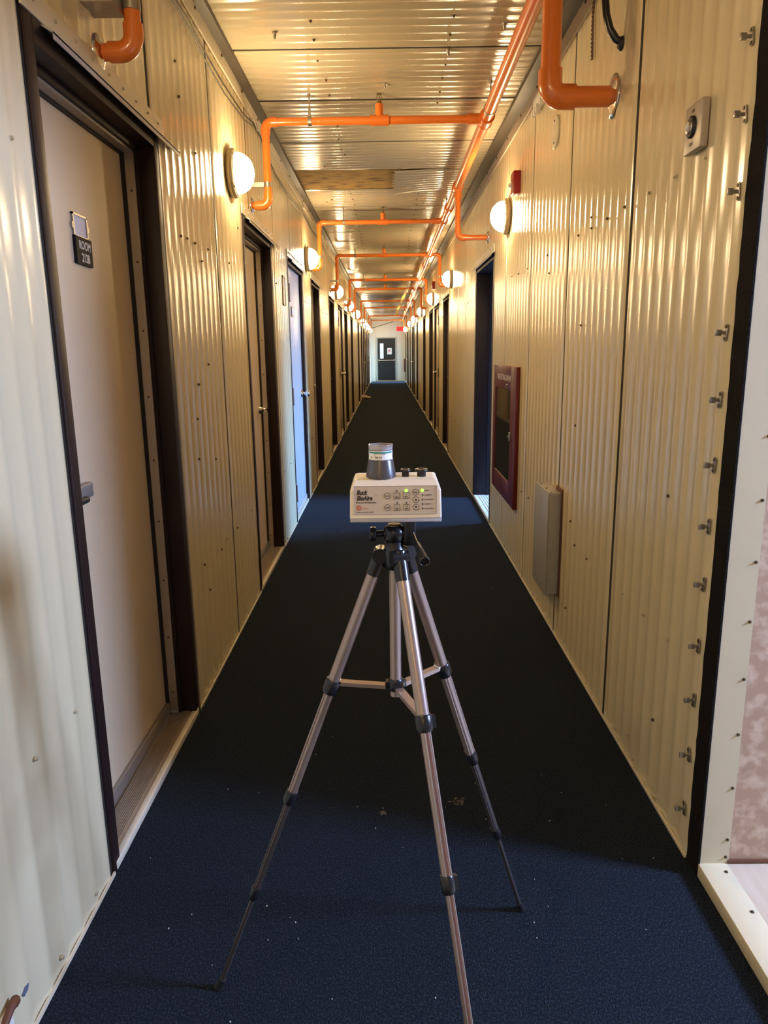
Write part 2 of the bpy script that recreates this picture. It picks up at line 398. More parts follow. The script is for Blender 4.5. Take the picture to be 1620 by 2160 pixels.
# bolts in the ceiling
mbb = MB(); mbb.lathe((0, 0, 0), (0, 0, -1), [(0, .013), (.004, .013), (.005, .008), (.022, .008), (.023, .004), (.03, .004)], n=10)
bolt = mbb.mesh('ceiling_bolt', M['galv'])
mbs = MB(); mbs.cyl((0, 0, 0), (0, 0, -.003), .0075, n=8); mbs.cyl((0, 0, -.003), (0, 0, -.009), .0045, n=6)
sbolt = mbs.mesh('screw', M['screwdark'])
for x, y in [(-0.505, 3.764), (0.552, 3.703), (0.004, 4.455), (0.32, 3.998)]:
    o = bpy.data.objects.new('ceiling_bolt', bolt); C.objects.link(o); o.parent = cb; o.location = (x, y, HC - .002)
sm = [(-0.327, 3.646), (-0.332, 3.849), (-0.317, 4.376), (-0.318, 4.617), (0.313, 3.618), (0.313, 3.815), (0.32, 4.18), (0.317, 4.368), (0.319, 4.583), (0.318, 4.77), (-0.337, 4.1), (-0.321, 5.503), (-0.311, 5.208), (0.287, 5.136), (-0.322, 5.785), (-0.301, 5.918), (-0.485, 6.268), (-0.581, 7.686), (-0.525, 7.574)]
y = 7.3
while y < 13:
    sm += [(-.32 + random.uniform(-.01, .01), y), (.31 + random.uniform(-.01, .01), y + .05)]; y += .27
for x, y in sm:
    o = bpy.data.objects.new('screw', sbolt); C.objects.link(o); o.parent = cb; o.location = (x, y, HC - .002)

# ceiling / wall corner trims: dark angle plus pale strip below it
for side, k, tx in ((-1, 1, 'left'), (1, 2, 'right')):
    y0 = YB
    mb = MB().box(sx(side, .0), sx(side, .058 if side < 0 else .085), y0, YE, HC - .028, HC - .002)
    t = mb.build('trim_%d' % k, M['ceiltrim'])
    tag(t, 'dark metal angle where the ceiling meets the %s wall' % tx, 'trim', kind='structure')
    MB().box(sx(side, .003), sx(side, .012), y0, YE, HC - .095, HC - .028).build('pale_strip', M['cream'], t)
    mb = MB()
    for i in range(24):
        yy = 2.4 + i * .5; mb.box(sx(side, .012), sx(side, .017), yy, yy + .012, HC - .05, HC - .038)
    mb.build('rivet_row', M['screwdark'], t)['kind'] = 'stuff'

# ---------------------------------------------------------------- doors
nd = 0
ORD = ['first', 'second', 'third', 'fourth', 'fifth', 'sixth', 'seventh', 'eighth', 'ninth', 'tenth', 'eleventh', 'twelfth', 'thirteenth', 'fourteenth', 'fifteenth']
cnt = {-1: 0, 1: 0}
def lever(mb, side, y, z, d0, reach, dirn):
    mb.lathe((sx(side, d0), y, z), (-side, 0, 0), [(0, .032), (.008, .032), (.012, .022), (.03, .014), (reach, .014)], n=20)
    xx = sx(side, d0 + reach)
    mb.tube([(xx, y, z), (sx(side, d0 + reach + .008), y + dirn * .02, z), (sx(side, d0 + reach + .004), y + dirn * .10, z - .003)], .010, n=10)
for (side, y0, y1, kind, hend) in DOORS:
    nd += 1; cnt[side] += 1; o_ = ORD[cnt[side] - 1]; sd = 'left' if side < 0 else 'right'
    S_ = lambda d: sx(side, d)
    zt = DTOP
    if kind == 'recess':
        lab = 'beige door set deep in a dark brown frame, %s door on the %s wall' % (o_, sd)
        if nd == 1: lab = 'beige room door with a black room sign in dark brown frame, nearest on the left'
    elif kind == 'flush':
        lab = '%s utility door in dark frame, %s door on the %s wall' % ('pale grey' if nd == 3 else 'tan', o_, sd)
    else:
        lab = 'open doorway with %s frame letting in blue daylight, %s on the right wall' % ('dark indigo', 'nearest opening' if nd < 20 else 'farthest opening')
    T = thing('door_%d' % nd, lab, 'door', (S_(0), (y0 + y1) / 2, 0), kind='structure')
    fm = M['indigo'] if kind == 'open' else M['brown']
    mb = MB(); cw = .045
    dj = -.105 if kind == 'recess' else (-.30 if kind == 'open' else -.035)
    dp = .006
    mb.box(S_(dj), S_(dp), y0, y0 + cw, 0, zt, .002); mb.box(S_(dj), S_(dp), y1 - cw, y1, 0, zt, .002)
    mb.box(S_(dj), S_(dp), y0 + cw, y1 - cw, zt - .055, zt)
    if kind == 'recess':     # inner stop, one step in
        mb.box(S_(dj), S_(-.05), y0 + cw, y0 + cw + .012, 0, zt - .055); mb.box(S_(dj), S_(-.05), y1 - cw - .012, y1 - cw, 0, zt - .055)
        mb.box(S_(dj), S_(-.05), y0 + cw, y1 - cw, zt - .072, zt - .055)
    if kind == 'open':
        mb.box(S_(dj), S_(-.12), y1 - cw - .015, y1 - cw, 0, zt - .055); mb.box(S_(dj), S_(-.12), y0 + cw, y0 + cw + .015, 0, zt - .055)
    mb.build('frame', fm, T)
    # metal edge channel outside the frame
    MB().box(S_(.001), S_(.009), y1, y1 + .012, 0, zt).build('edge_channel', M['metaltrim'], T)
    # flashing + drip cap
    fy0, fy1 = y0 - .01, y1 + (.07 if kind != 'flush' else .05)
    fz = zt + (0 if kind != 'flush' else -.0)
    fs = MB().box(S_(.005), S_(.010), fy0, fy1, fz, fz + .055).build('flashing', M['cream'], T)
    mb = MB(); a0, a1 = y0 + .09, y1 + .185
    if side > 0: a0, a1 = y0 - .02, y1 + .12
    xo, xi = S_(.034), S_(.004)
    mb.hexa([(xi, a0, fz - .004), (xi, a1, fz - .004), (xo, a1, fz - .022), (xo, a0, fz - .022)], [(xi, a0, fz), (xi, a1, fz), (xo, a1, fz - .016), (xo, a0, fz - .016)])
    mb.box(xo, S_(.0315), a0, a1, fz - .034, fz - .018); mb.build('drip_cap', M['drip'], T)
    if y0 < 9:
        for i in range(9 if nd != 3 else 12):
            yy = fy0 + .06 + i * (fy1 - fy0 - .12) / (8 if nd != 3 else 11)
            o = screw(side, yy, fz + .032, fs, 'l' if nd != 3 else 'd', d=.010, s=.62 if nd != 3 else .9)
    # threshold
    if kind != 'flush':
        deep = -.10 if kind == 'recess' else -.30
        mb = MB(); mb.box(S_(deep), S_(-.012), y0 + cw, y1 - cw, 0, .024)
        nr = 11
        for i in range(nr):
            d = deep + .012 + (-.012 - deep - .02) * i / nr; mb.box(S_(d), S_(d + .0045), y0 + cw, y1 - cw, .024, .0275)
        th = mb.build('threshold', M['sillalu'] if kind == 'recess' else M['white'], T)
        MB().box(S_(-.012), S_(.008), y0 + cw * .4, y1 - .01, 0, .026, .002).build('threshold_nosing', M['cream'], th)
    iy0, iy1 = y0 + cw, y1 - cw
    if kind == 'recess':
        dl = -.108
        leaf = MB().box(S_(dl), S_(dl - .04), iy0, iy1, .028, zt - .06).build('door_leaf', M['beige_door'], T)
        # weatherstrips: black gasket + screwed metal strip on far jamb, near jamb and head
        g = MB(); e = .012
        g.box(S_(dl), S_(dl + .013), iy1 - e - .012, iy1 - e, .03, zt - .075); g.box(S_(dl), S_(dl + .013), iy0 + e, iy0 + e + .01, .03, zt - .075)
        g.box(S_(dl), S_(dl + .013), iy0 + e, iy1 - e, zt - .085, zt - .070); g.build('gasket', M['black'], T)
        ws = MB().box(S_(dl + .014), S_(dl + .046), iy1 - e - .007, iy1 - e, .03, zt - .075).build('weatherstrip', M['alu'], T)
        MB().box(S_(dl + .014), S_(dl + .046), iy0 + e, iy1 - e, zt - .080, zt - .072).build('weatherstrip', M['metaltrim'], T)
        if y0 < 9:
            for i in range(9):
                z = .12 + i * .235
                o = bpy.data.objects.new('screw', SCR['d']); C.objects.link(o); o.parent = ws
                o.location = Vector((S_(dl + .031), iy1 - e - .0068, z)) - ORG[ws.name]; o.rotation_euler = (0, 0, -PI / 2); o.scale = (.55, .55, .55)
        MB().box(S_(dl), S_(dl + .014), iy0 + .013, iy1 - .02, .03, .075, .002).build('door_sweep', M['metaltrim'], leaf)
        hy = iy0 + .055 if hend == 'near' else iy1 - .095
        mb = MB(); lever(mb, side, hy, 1.055, dl, .055, 1 if hend == 'near' else -1); mb.build('door_handle', M['chrome'] if nd != 1 else M['steel_door'], leaf)
        if nd == 1:
            hp = MB(); hx0, hx1 = S_(dl + .03), S_(dl + .055)
            hp.box(hx0, hx1, 1.90, 2.055, 1.050, 1.092, .004); hp.build('lever_grip', M['metaltrim'], leaf)
            # card holder and black room sign (the sign hangs slightly crooked)
            def pl(name, m, cy, cz, w, h, d, rot, parent, dz=dl):
                ca, sa = math.cos(rot), math.sin(rot); x0_, x1_ = S_(dz), S_(dz + d)
                pts = [(cy + (u * w / 2) * ca - (v * h / 2) * sa, cz + (u * w / 2) * sa + (v * h / 2) * ca) for u, v in ((-1, -1), (1, -1), (1, 1), (-1, 1))]
                return MB().hexa([(x0_, y, z) for y, z in pts], [(x1_, y, z) for y, z in pts]).build(name, m, parent)
            mb = MB()
            cy, cz = 2.268, 1.818
            fr = []
            for (a, b, c, d) in ((-.052, .052, .028, .034), (-.052, .052, -.034, -.028), (-.052, -.045, -.034, .034), (.045, .052, -.034, .034), (-.060, -.050, -.010, .006), (.050, .060, -.010, .006), (-.012, .012, -.050, -.034)):
                mb.box(S_(dl), S_(dl + .007), cy + a, cy + b, cz + c, cz + d)
            ch = mb.build('card_holder', M['galv'], leaf)
            MB().box(S_(dl), S_(dl + .003), cy - .045, cy + .045, cz - .028, cz + .028).build('blank_card', M['paper'], ch)
            sg = pl('room_sign', M['sign'], 2.272, 1.748, .115, .078, .010, -.02, leaf)
            for s_, zz in (('ROOM', 1.753), ('212B', 1.718)):
                text_ob('lettering', s_, .034, basis((S_(dl + .0104), 2.276, zz), (0, 1, -.02), (0, .02, 1)), M['letter'], sg, sx=.82, bold=.0006, align='CENTER')
    if kind == 'flush':
        lm = M['grey_door'] if nd == 3 else M['tan_door']
        leaf = MB().box(S_(-.022), S_(-.065), iy0 + .003, iy1 - .003, .03, zt - .06, .002).build('door_leaf', lm, T)
        for z in (1.92, 1.08, .25):
            mb = MB(); mb.cyl((S_(.004), iy0 + .004, z - .07), (S_(.004), iy0 + .004, z + .07), .009, n=10)
            mb.box(S_(-.022), S_(-.018), iy0 + .006, iy0 + .045, z - .065, z + .065)
            for zz in (z - .072, z + .066): mb.cyl((S_(.004), iy0 + .004, zz), (S_(.004), iy0 + .004, zz + .006), .011, n=8)
            mb.build('hinge', M['rust'] if nd == 3 else M['brown'], leaf)
        mb = MB(); hy = iy1 - .11
        if hend == 'far':
            mb.lathe((S_(-.022), hy, 1.06), (-side, 0, 0), [(0, .036), (.006, .036), (.012, .024), (.028, .013), (.042, .016), (.05, .028), (.066, .030), (.078, .022), (.08, .004)], n=20)
        else: lever(mb, side, hy, 1.06, -.022, .05, -1)
        mb.build('door_handle', M['chrome'], leaf)
        MB().box(S_(-.022), S_(-.012), iy0 + .01, iy1 - .01, .03, .07, .002).build('kick_strip', lm, leaf)
        if nd == 3:
            sg = MB().box(S_(-.022), S_(-.014), 6.42, 6.56, 1.745, 1.83).build('name_holder', M['brass'], leaf)
            MB().box(S_(-.0145), S_(-.012), 6.435, 6.535, 1.76, 1.815).build('blank_card', M['paper'], sg)
        MB().box(S_(-.06), S_(.004), y0 + .01, y1 - .01, 0, .02).build('threshold', M['cream'], T)

# ---------------------------------------------------------------- side entrance on the right near the camera
wp = MB(); wp.box(.935, 4.0, 1.77, 1.83, -.02, 2.8)
o = tag(wp.build('wall_entrance', M['wallpaper']), 'mottled pinkish wallpapered wall at the right edge beside the entrance', 'wall', kind='structure')
MB().box(.933, 3.9, 1.762, 1.772, .042, .05).build('floor_edge', M['rust'], o)
o = tag(MB().box(.8572, .936, 1.765, 1.84, .04, 2.45).build('trim_3', M['strip_cream']), 'flat cream corner strip beside the black foam at the entrance', 'trim', kind='structure')
for z in [.06] + [.115 + .160 * k for k in range(14)]:
    q = bpy.data.objects.new('screw', SCR['d']); C.objects.link(q); q.parent = o; q.location = (.927, 1.765, z); q.rotation_euler = (0, 0, -PI / 2); q.scale = (.5, .6, .6)
o = tag(MB().box(.8525, .932, YB, 1.768, .0, .04, .0015).build('trim_4', M['sill_cream']), 'raised cream threshold strip along the entrance at bottom right', 'trim', kind='structure')
for y in (1.73, 1.585, 1.44):
    q = bpy.data.objects.new('screw', SCR['d']); C.objects.link(q); q.parent = o; q.location = (.915, y, .040); q.rotation_euler = (0, -PI / 2, 0); q.scale = (.4, .7, .7)
mb = MB().box(.932, 4.0, YB, 1.77, -.05, .039)
vf = tag(mb.build('floor_entrance', M['vinyl']), 'pinkish wood look vinyl floor beyond the cream threshold', 'floor', kind='structure')
# black foam gasket in the end of the right wall
mb = MB(); N = 60
pts = []
for i in range(N + 1):
    z = 2.5 * i / N; pts.append((1.838 + random.uniform(-.003, .003) - (.006 if 1.9 < z < 2.05 else 0), 1.763, z))
vs = []
for a, b, z in pts: vs += [(RX - .004, b - .0, z), (RX - .004, a, z), (RX + .0018, a, z), (RX + .0018, b, z)]
fs = []
for i in range(N): 
    for k in range(4): fs.append((4 * i + k, 4 * i + (k + 1) % 4, 4 * i + 4 + (k + 1) % 4, 4 * i + 4 + k))
fs += [(3, 2, 1, 0), (4 * N, 4 * N + 1, 4 * N + 2, 4 * N + 3)]
mb.add(vs, fs); tag(mb.build('trim_5', M['foam']), 'ragged black foam seal running up the near end of the right wall', 'trim', kind='structure')
# entrance shell (ceiling and back; unseen far side closed to keep sky light out)
mb = MB(); mb.box(.92, 4.0, YB, 1.85, 2.45, 2.5); mb.box(3.95, 4.0, YB, 1.85, 0, 2.5); mb.box(.92, 4.0, YB - .05, YB, 0, 2.5)
tag(mb.build('wall_entrance_shell', M['plainroom']), 'plain shell of the side entrance outside the picture', 'wall', kind='structure')
# rooms behind the open doorways
for k, (a, b) in enumerate(((5.99, 7.18), (33.6, 34.9))):
    mb = MB(); x0 = RX + .29
    mb.box(x0, 4.3, a - .5, a - .45, 0, 2.6); mb.box(x0, 4.3, b + .45, b + .5, 0, 2.6); mb.box(x0, 4.3, a - .5, b + .5, 2.55, 2.6); mb.box(x0, 4.3, a - .5, b + .5, -.05, 0.02)
    mb.box(x0, x0 + .03, a - .5, a + .02, 0, 2.6); mb.box(x0, x0 + .03, b - .02, b + .5, 0, 2.6); mb.box(x0, x0 + .03, a, b, DTOP - .01, 2.6); mb.box(4.25, 4.3, a - .5, b + .5, 0, 2.6)
    tag(mb.build('wall_room_shell', M['plainroom']), 'white walled room behind the %s open doorway' % ('nearer' if k == 0 else 'farther'), 'wall', kind='structure')
# wall behind the camera
tag(MB().box(LX - .1, RX + .1, YB - .06, YB, -.05, HC + .1).build('wall_back', M['cream']), 'cream wall closing the corridor behind the camera', 'wall', kind='structure')

# ---------------------------------------------------------------- end wall with exit door
ew = MB()
ew.box(LX - .05, -.53, YE, YE + .06, -.05, HC + .05); ew.box(.46, RX + .05, YE, YE + .06, -.05, HC + .05); ew.box(-.53, .46, YE, YE + .06, 2.06, HC + .05)
E_ = tag(ew.build('wall_end', M['endwall']), 'pale ribbed wall closing the far end of the corridor', 'wall', kind='structure')
for i, (a, b, zl) in enumerate(((-.80, -.55, 0), (-.55, -.04, 2.08), (-.03, .47, 2.08), (.48, .855, 0))):
    mb = MB(); n = max(8, int((b - a) / .06 * 4)); vs = []
    for j in range(n + 1):
        x = a + .003 + (b - a - .006) * j / n; d = rib(x, a, .06, .006); vs += [(x, YE - .004 - d, zl), (x, YE - .004 - d, HC)]
    mb.add(vs, [(2 * j, 2 * j + 2, 2 * j + 3, 2 * j + 1) for j in range(n)], True); mb.build('wall_panel', M['endwall'], E_)
D = thing('exit_door', 'charcoal exit door with narrow window and push bar at the far end', 'door', (-.03, YE, 0), kind='structure')
D.name = 'door_28'; ORG['door_28'] = Vector((-.03, YE, 0))
mb = MB(); mb.box(-.53, -.455, YE - .02, YE + .05, 0, 2.06); mb.box(.385, .46, YE - .02, YE + .05, 0, 2.06); mb.box(-.455, .385, YE - .02, YE + .05, 2.01, 2.06); mb.build('frame', M['greybox'], D)
mb = MB(); y0, y1 = YE + .01, YE + .045
mb.box(-.455, -.345, y0, y1, .05, 2.01); mb.box(-.175, .385, y0, y1, .05, 2.01); mb.box(-.345, -.175, y0, y1, 1.78, 2.01); mb.box(-.345, -.175, y0, y1, .05, 1.07)
lf = mb.build('door_leaf', M['steel_door'], D)
MB().box(-.345, -.175, y0 + .015, y0 + .02, 1.07, 1.78).build('window_pane', M['clear'], lf)
mb = MB(); mb.box(-.43, .36, YE - .05, YE - .02, .975, 1.015, .004); mb.box(-.43, -.36, YE - .05, YE + .01, .96, 1.03); mb.box(.30, .36, YE - .05, YE + .01, .96, 1.03); mb.build('push_bar', M['alu'], lf)
mb = MB(); mb.lathe((-.40, YE + .01, .88), (0, -1, 0), [(0, .03), (.01, .03), (.03, .02), (.05, .026), (.06, .01)], n=12); mb.build('lock_cylinder', M['brass'], lf)
nt_ = MB().box(.0, .215, YE + .004, YE + .0095, 1.27, 1.56).build('notice', M['paper'], lf)
mb = MB()
for i in range(6): mb.box(.04, .175 - (i % 3) * .02, YE + .002, YE + .004, 1.50 - i * .035, 1.508 - i * .035)
mb.box(.07, .14, YE + .002, YE + .004, 1.40, 1.47)
mb.build('print_lines', M['redink'], nt_)
MB().box(-.50, .43, YE - .12, YE + .05, 0, .05).build('threshold', M['alu'], D)
# exit sign
X = thing('exit_sign', 'glowing red exit sign hanging beside the far door', 'sign', (.60, 34.6, 2.42))
bd = MB().box(.44, .76, 34.58, 34.63, 2.32, 2.52, .006).build('housing', M['exit'], X)
text_ob('lettering', 'EXIT', .17, basis((.60, 34.577, 2.36), (1, 0, 0), (0, 0, 1)), M['exitdark'], X, sx=.9, bold=.004, align='CENTER')
MB().box(.59, .61, 34.595, 34.615, 2.52, HC).build('bracket', M['white'], X)
# cable sagging across the end wall
mb = MB(); mb.tube([(-.70, 35.292, 2.50), (-.45, 35.285, 2.55), (-.1, 35.285, 2.66), (.3, 35.292, 2.78)], .012, n=6)
tag(mb.build('sagging_cable', M['wire']), 'thin dark cable slanting across the wall above the far door', 'cable')

# ---------------------------------------------------------------- caged wall lamps
def make_lamp():
    T = thing('wall_lamp', 'x', 'lamp', (0, 0, 0), 'lit round bulkhead lamps along the corridor walls')
    b = MB(); b.lathe((0, 0, 0), (1, 0, 0), [(.001, .112), (.012, .118), (.026, .118), (.034, .108)], n=32); b.build('lamp_base', M['lampbase'], T)
    g = MB(); pr = [(.034, .094)] + [(.034 + .088 * math.sin(t * PI / 18), .098 * math.cos(t * PI / 18)) for t in range(1, 9)] + [(.1215, .004)]
    g.lathe((0, 0, 0), (1, 0, 0), pr, n=32); g.build('glass_globe', M['globe'], T)
    c = MB(); R_, r_ = .102, .0022
    for k in range(2):
        pts = []
        for i in range(15):
            t = -PI / 2 + PI * i / 14; u = R_ * math.sin(t); x = .034 + .092 * math.cos(t)
            pts.append((x, u, 0) if k else (x, 0, u))
        c.tube(pts, r_, n=6)
    for xx, rr in ((.036, .103), (.092, .078)):
        c.tube([(xx, rr * math.cos(2 * PI * i / 24), rr * math.sin(2 * PI * i / 24)) for i in range(25)], r_, n=6)
    c.build('wire_guard', M['cagem'], T)
    s = MB()
    for k in range(4):
        a = PI / 4 + k * PI / 2; s.cyl((.03, .106 * math.cos(a), .106 * math.sin(a)), (.04, .106 * math.cos(a), .106 * math.sin(a)), .006, n=8)
    s.build('mounting_screws', M['brass'], T)['kind'] = 'stuff'
    return T
lamp0 = make_lamp()
LY = [-1.9, .3, 4.0, 7.55, 11.72, 15.3, 18.9, 24.15, 27.7, 30.1, 33.9]  # rearmost left lamp is unseen and added for more fill
RY = [5.35, 9.85, 13.58, 18.05, 22.3, 26.3, 32.75]
first = True
for side, Ls in ((-1, LY), (1, RY)):
    k = 0
    for y in Ls:
        o = lamp0 if first else copy_tree(lamp0); first = False
        o.location = (sx(side, .004), y, 2.345); o.rotation_euler = (0, 0, 0 if side < 0 else PI)
        sd = 'left' if side < 0 else 'right'
        if side < 0 and y < 1: lab = 'lit round wall lamp on the left wall %s the camera, out of view' % ('beside' if y > 0 else 'added for fill behind')
        elif side < 0 and k == 0: lab = 'largest lit round wall lamp, on left wall before the second door'; k += 1
        elif side < 0 and k == 1: lab = 'lit round wall lamp on the left wall just past the pale grey door'; k += 1
        elif side > 0 and k == 0: lab = 'lit round wall lamp nearest on the right wall, beside the red alarm'; k += 1
        elif side > 0 and k == 1: lab = 'second lit round wall lamp on right wall, past the open doorway'; k += 1
        elif k == len(Ls) - (3 if side < 0 else 1): lab = 'farthest lit round wall lamp on the %s wall by the exit door' % sd
        else: lab = '%s lit round wall lamp from the camera on the %s wall' % (ORD[k], sd); k += 1
        o['label'] = lab

# ---------------------------------------------------------------- sprinkler piping
def mx(y): return .575 + .003 * y      # x of the main pipe
MZ = 2.755
def arc_elbow(mb, P, A, B, r, R=None):
    P = Vector(P); A = Vector(A).normalized(); B = Vector(B).normalized(); R = R or r * 1.9
    c = P + A * R + B * R; pts = []
    for i in range(9):
        t = PI / 2 * i / 8; pts.append(c - B * (R * math.cos(t)) - A * (R * math.sin(t)))
    mb.tube([P + A * (R + r * 1.2)] + pts + [P + B * (R + r * 1.2)], r * 1.22, n=18)
    return mb
def branch(T, pr):
    pass
rp = .0225
NET = thing('sprinkler_piping', 'orange sprinkler piping with long main, cross pipes and wall drops under the ceiling', 'pipes', (mx(3), 3, MZ))
mb = MB(); mb.tube([(mx(y), y, MZ + .004 * math.sin(y)) for y in (YB, 0, 3, 6, 9, 12, 15, 18, 21, 24, 27, 30, 34.6)], .034, n=20); MPT = mb.build('main_pipe', M['orange'], NET)
CY = [(2.25, 'L'), (4.6, 'L'), (8.0, 'L'), (10.7, 'LR'), (14.3, 'LR'), (16.4, 'LR'), (20.3, 'LR'), (23.4, 'LR'), (28.9, 'LR'), (33.0, 'LR')]
for y in [2.97, 6.4, 7.3, 12, 18.2, 25] + [c[0] for c in CY]:
    mb = MB(); mb.cyl((mx(y), y - .055, MZ), (mx(y), y + .055, MZ), .042, n=20)
    for dy in (-.055, .055): mb.cyl((mx(y), y + dy - .004, MZ), (mx(y), y + dy + .004, MZ), .0445, n=20)
    mb.build('coupling', M['orange'], MPT)
def rod(parent, x, y, ztop=HC, zb=MZ, r=.026, ring='x'):
    mb = MB(); mb.cyl((x, y, zb + .06), (x, y, ztop - .001), .0042, n=8); mb.cyl((x, y, ztop - .02), (x, y, ztop - .001), .010, n=8)
    mb.box(x - .008, x + .008, y - .008, y + .008, zb + .02, zb + .075, .001)
    d = Vector((.011, 0, 0)) if ring == 'x' else Vector((0, .011, 0))
    p = Vector((x, y, zb)); mb.cyl(p - d, p + d, r, n=16)
    mb.build('hanger_rod', M['galv'], parent)
for y in (4.42, 7.6, 11.6, 16, 22): rod(MPT, mx(y) - .0, y, r=.037, ring='y')
def flange(T, side, y, z, r):
    mb = MB(); mb.lathe((sx(side, .003), y, z), (-side, 0, 0), [(0, r * 2.1), (.003, r * 2.1), (.008, r * 1.7), (.014, r * 1.15), (.016, r * 1.02)], n=24); mb.build('escutcheon', M['chrome'], T)
k = 0
for y, sides in CY:
    k += 1
    xl = LX + .105; z2 = 2.272 if y == 2.25 else 2.30
    xr = RX - .105
    mb = MB(); mb.cyl((xl + .04, y, MZ), (mx(y) - .04, y, MZ), rp, n=18); T = mb.build('cross_pipe', M['orange'], NET)
    MB().cyl((mx(y) - .11, y, MZ), (mx(y) - .03, y, MZ), rp * 1.3, n=18).build('socket', M['orange'], T)
    def drop(s, x):
        zz = z2 if s < 0 else 2.34
        mb = MB(); mb.cyl((x, y, MZ - .04), (x, y, zz + .04), rp, n=18); mb.build('vertical_pipe', M['orange'], T)
        MB().cyl((x + s * .03, y, zz), (sx(s, 0), y, zz), rp, n=18).build('wall_stub', M['orange'], T)
        mb = MB(); arc_elbow(mb, (x, y, MZ), (-s, 0, 0), (0, 0, -1), rp); mb.build('elbow', M['orange'], T)
        mb = MB(); arc_elbow(mb, (x, y, zz), (s, 0, 0), (0, 0, 1), rp); mb.build('elbow', M['orange'], T)
        if y < 16: flange(T, s, y, zz, rp)
        mb = MB(); zc = zz + .115; mb.cyl((x, y, zc - .014), (x, y, zc + .014), rp + .0025, n=18)
        mb.box(sx(s, 0), x, y - .012, y - .008, zc - .012, zc + .012); mb.box(sx(s, 0), sx(s, .004), y - .05, y + .01, zc - .02, zc + .02)
        if y == 2.25: mb.box(sx(s, 0), x - .02, y - .10, y - .0, zc - .03, zc + .04)
        if y < 16: mb.build('wall_strap', M['galv'], T)
    drop(-1, xl)
    if 'R' in sides:
        mb = MB(); mb.cyl((mx(y) + .03, y, MZ), (xr - .03, y, MZ), rp, n=18); mb.build('right_arm', M['orange'], T); drop(1, xr)
    if 3 < y < 20:
        # tee and upright sprinkler head
        hx = -.03
        mb = MB(); mb.cyl((hx - .055, y, MZ), (hx + .055, y, MZ), rp * 1.28, n=18); mb.cyl((hx, y, MZ), (hx, y, MZ + .085), rp * 1.05, n=16); mb.build('tee', M['orange'], T)
        mb = MB(); z = MZ + .085; mb.cyl((hx, y, z), (hx, y, z + .014), .015, n=6, smooth=False); mb.cyl((hx, y, z + .014), (hx, y, z + .02), .010, n=10)
        for s in (-1, 1): mb.tube([(hx + s * .006, y, z + .018), (hx + s * .014, y, z + .026), (hx + s * .012, y, z + .044), (hx, y, z + .052)], .0024, n=6)
        mb.cyl((hx, y, z + .02), (hx, y, z + .05), .0022, n=6); mb.cyl((hx, y, z + .051), (hx, y, z + .053), .016, n=16)
        mb.build('sprinkler_head', M['brass'], T)
        rod(T, -.435, y)
# heavy drop near the camera on the right
xd = .615; rb = .036
T = MB().cyl((xd, 2.97, MZ), (xd, 2.97, 2.42), rb, n=24).build('drop_pipe', M['orange'], NET); T['label'] = 'thick orange drop pipe'
MB().cyl((xd + .08, 2.97, 2.362), (RX, 2.97, 2.362), rb, n=24).build('wall_stub', M['orange'], T)
mb = MB(); arc_elbow(mb, (xd, 2.97, 2.362), (1, 0, 0), (0, 0, 1), rb, R=.05); mb.build('elbow', M['orange'], T)
flange(T, 1, 2.97, 2.362, .036)
# small right branch near the alarm
xb = mx(6.4) + .005
T = MB().cyl((xb, 6.4, MZ - .02), (xb, 6.4, 2.40), rp, n=18).build('drop_pipe', M['orange'], NET)
MB().cyl((xb + .03, 6.4, 2.36), (RX, 6.4, 2.36), rp, n=18).build('wall_stub', M['orange'], T)
mb = MB(); arc_elbow(mb, (xb, 6.4, 2.36), (1, 0, 0), (0, 0, 1), rp); mb.build('elbow', M['orange'], T)
MB().cyl((xb, 6.4, MZ - .09), (xb, 6.4, MZ - .03), rp * 1.35, n=18).build('socket', M['orange'], T)
flange(T, 1, 6.4, 2.36, rp)

# ---------------------------------------------------------------- wires
WL = [(3.051, 2.76), (3.312, 2.766), (3.558, 2.742), (3.916, 2.735), (4.417, 2.748), (4.731, 2.79), (4.98, 2.784), (5.186, 2.738), (5.592, 2.70), (6.221, 2.70), (6.67, 2.72), (7.395, 2.75), (8.2, 2.72), (9.2, 2.75), (10.3, 2.73), (12.0, 2.75)]
for j, dz in enumerate((0, -.028)):
    mb = MB(); pts = [(LX + .012 + .004 * j, 1.4, 2.77 + dz)] + [(LX + .012 + .004 * j, y, z + dz * (1 + .6 * math.sin(y * 2.1))) for y, z in WL]
    mb.tube(pts, .0035, n=6)
    tag(mb.build('wall_wire', M['wire']), '%s of two thin dark wires sagging along the top of the left wall' % ('upper' if j == 0 else 'lower'), 'wire')
for i, y in enumerate((4.78, 7.3, 10.1)):
    mb = MB(); mb.tube([(LX + .004, y - .06, 2.85), (LX + .02, y - .05, 2.80), (LX + .028, y - .02, 2.765), (LX + .026, y + .02, 2.765), (LX + .02, y + .04, 2.79), (LX + .018, y + .04, 2.81)], .0045, n=8)
    tag(mb.build('wire_hook', M['galv']), 'grey J hook holding the wires on the left wall, %s one' % ('nearest', 'middle', 'farthest')[i], 'hook', 'hooks holding the wall wires')
mb = MB()
hp = [(.787, 2.9, 2.80), (.783, 2.9, 2.70), (.787, 2.9, 2.648), (.793, 2.9, 2.603), (.808, 2.9, 2.558), (.832, 2.9, 2.525), (.862, 2.9, 2.512)]
hh = thing('black_conduit', 'glossy black flexible conduit curving into the right wall at the top', 'conduit', (.855, 2.9, 2.51))
mb.tube(hp, .0135, n=14); mb.build('conduit', M['plast'], hh)
MB().lathe((sx(1, .003), 2.9, 2.512), (-1, 0, 0), [(0, .024), (.004, .024), (.012, .016)], n=16).build('bushing', M['black'], hh)
mb = MB()
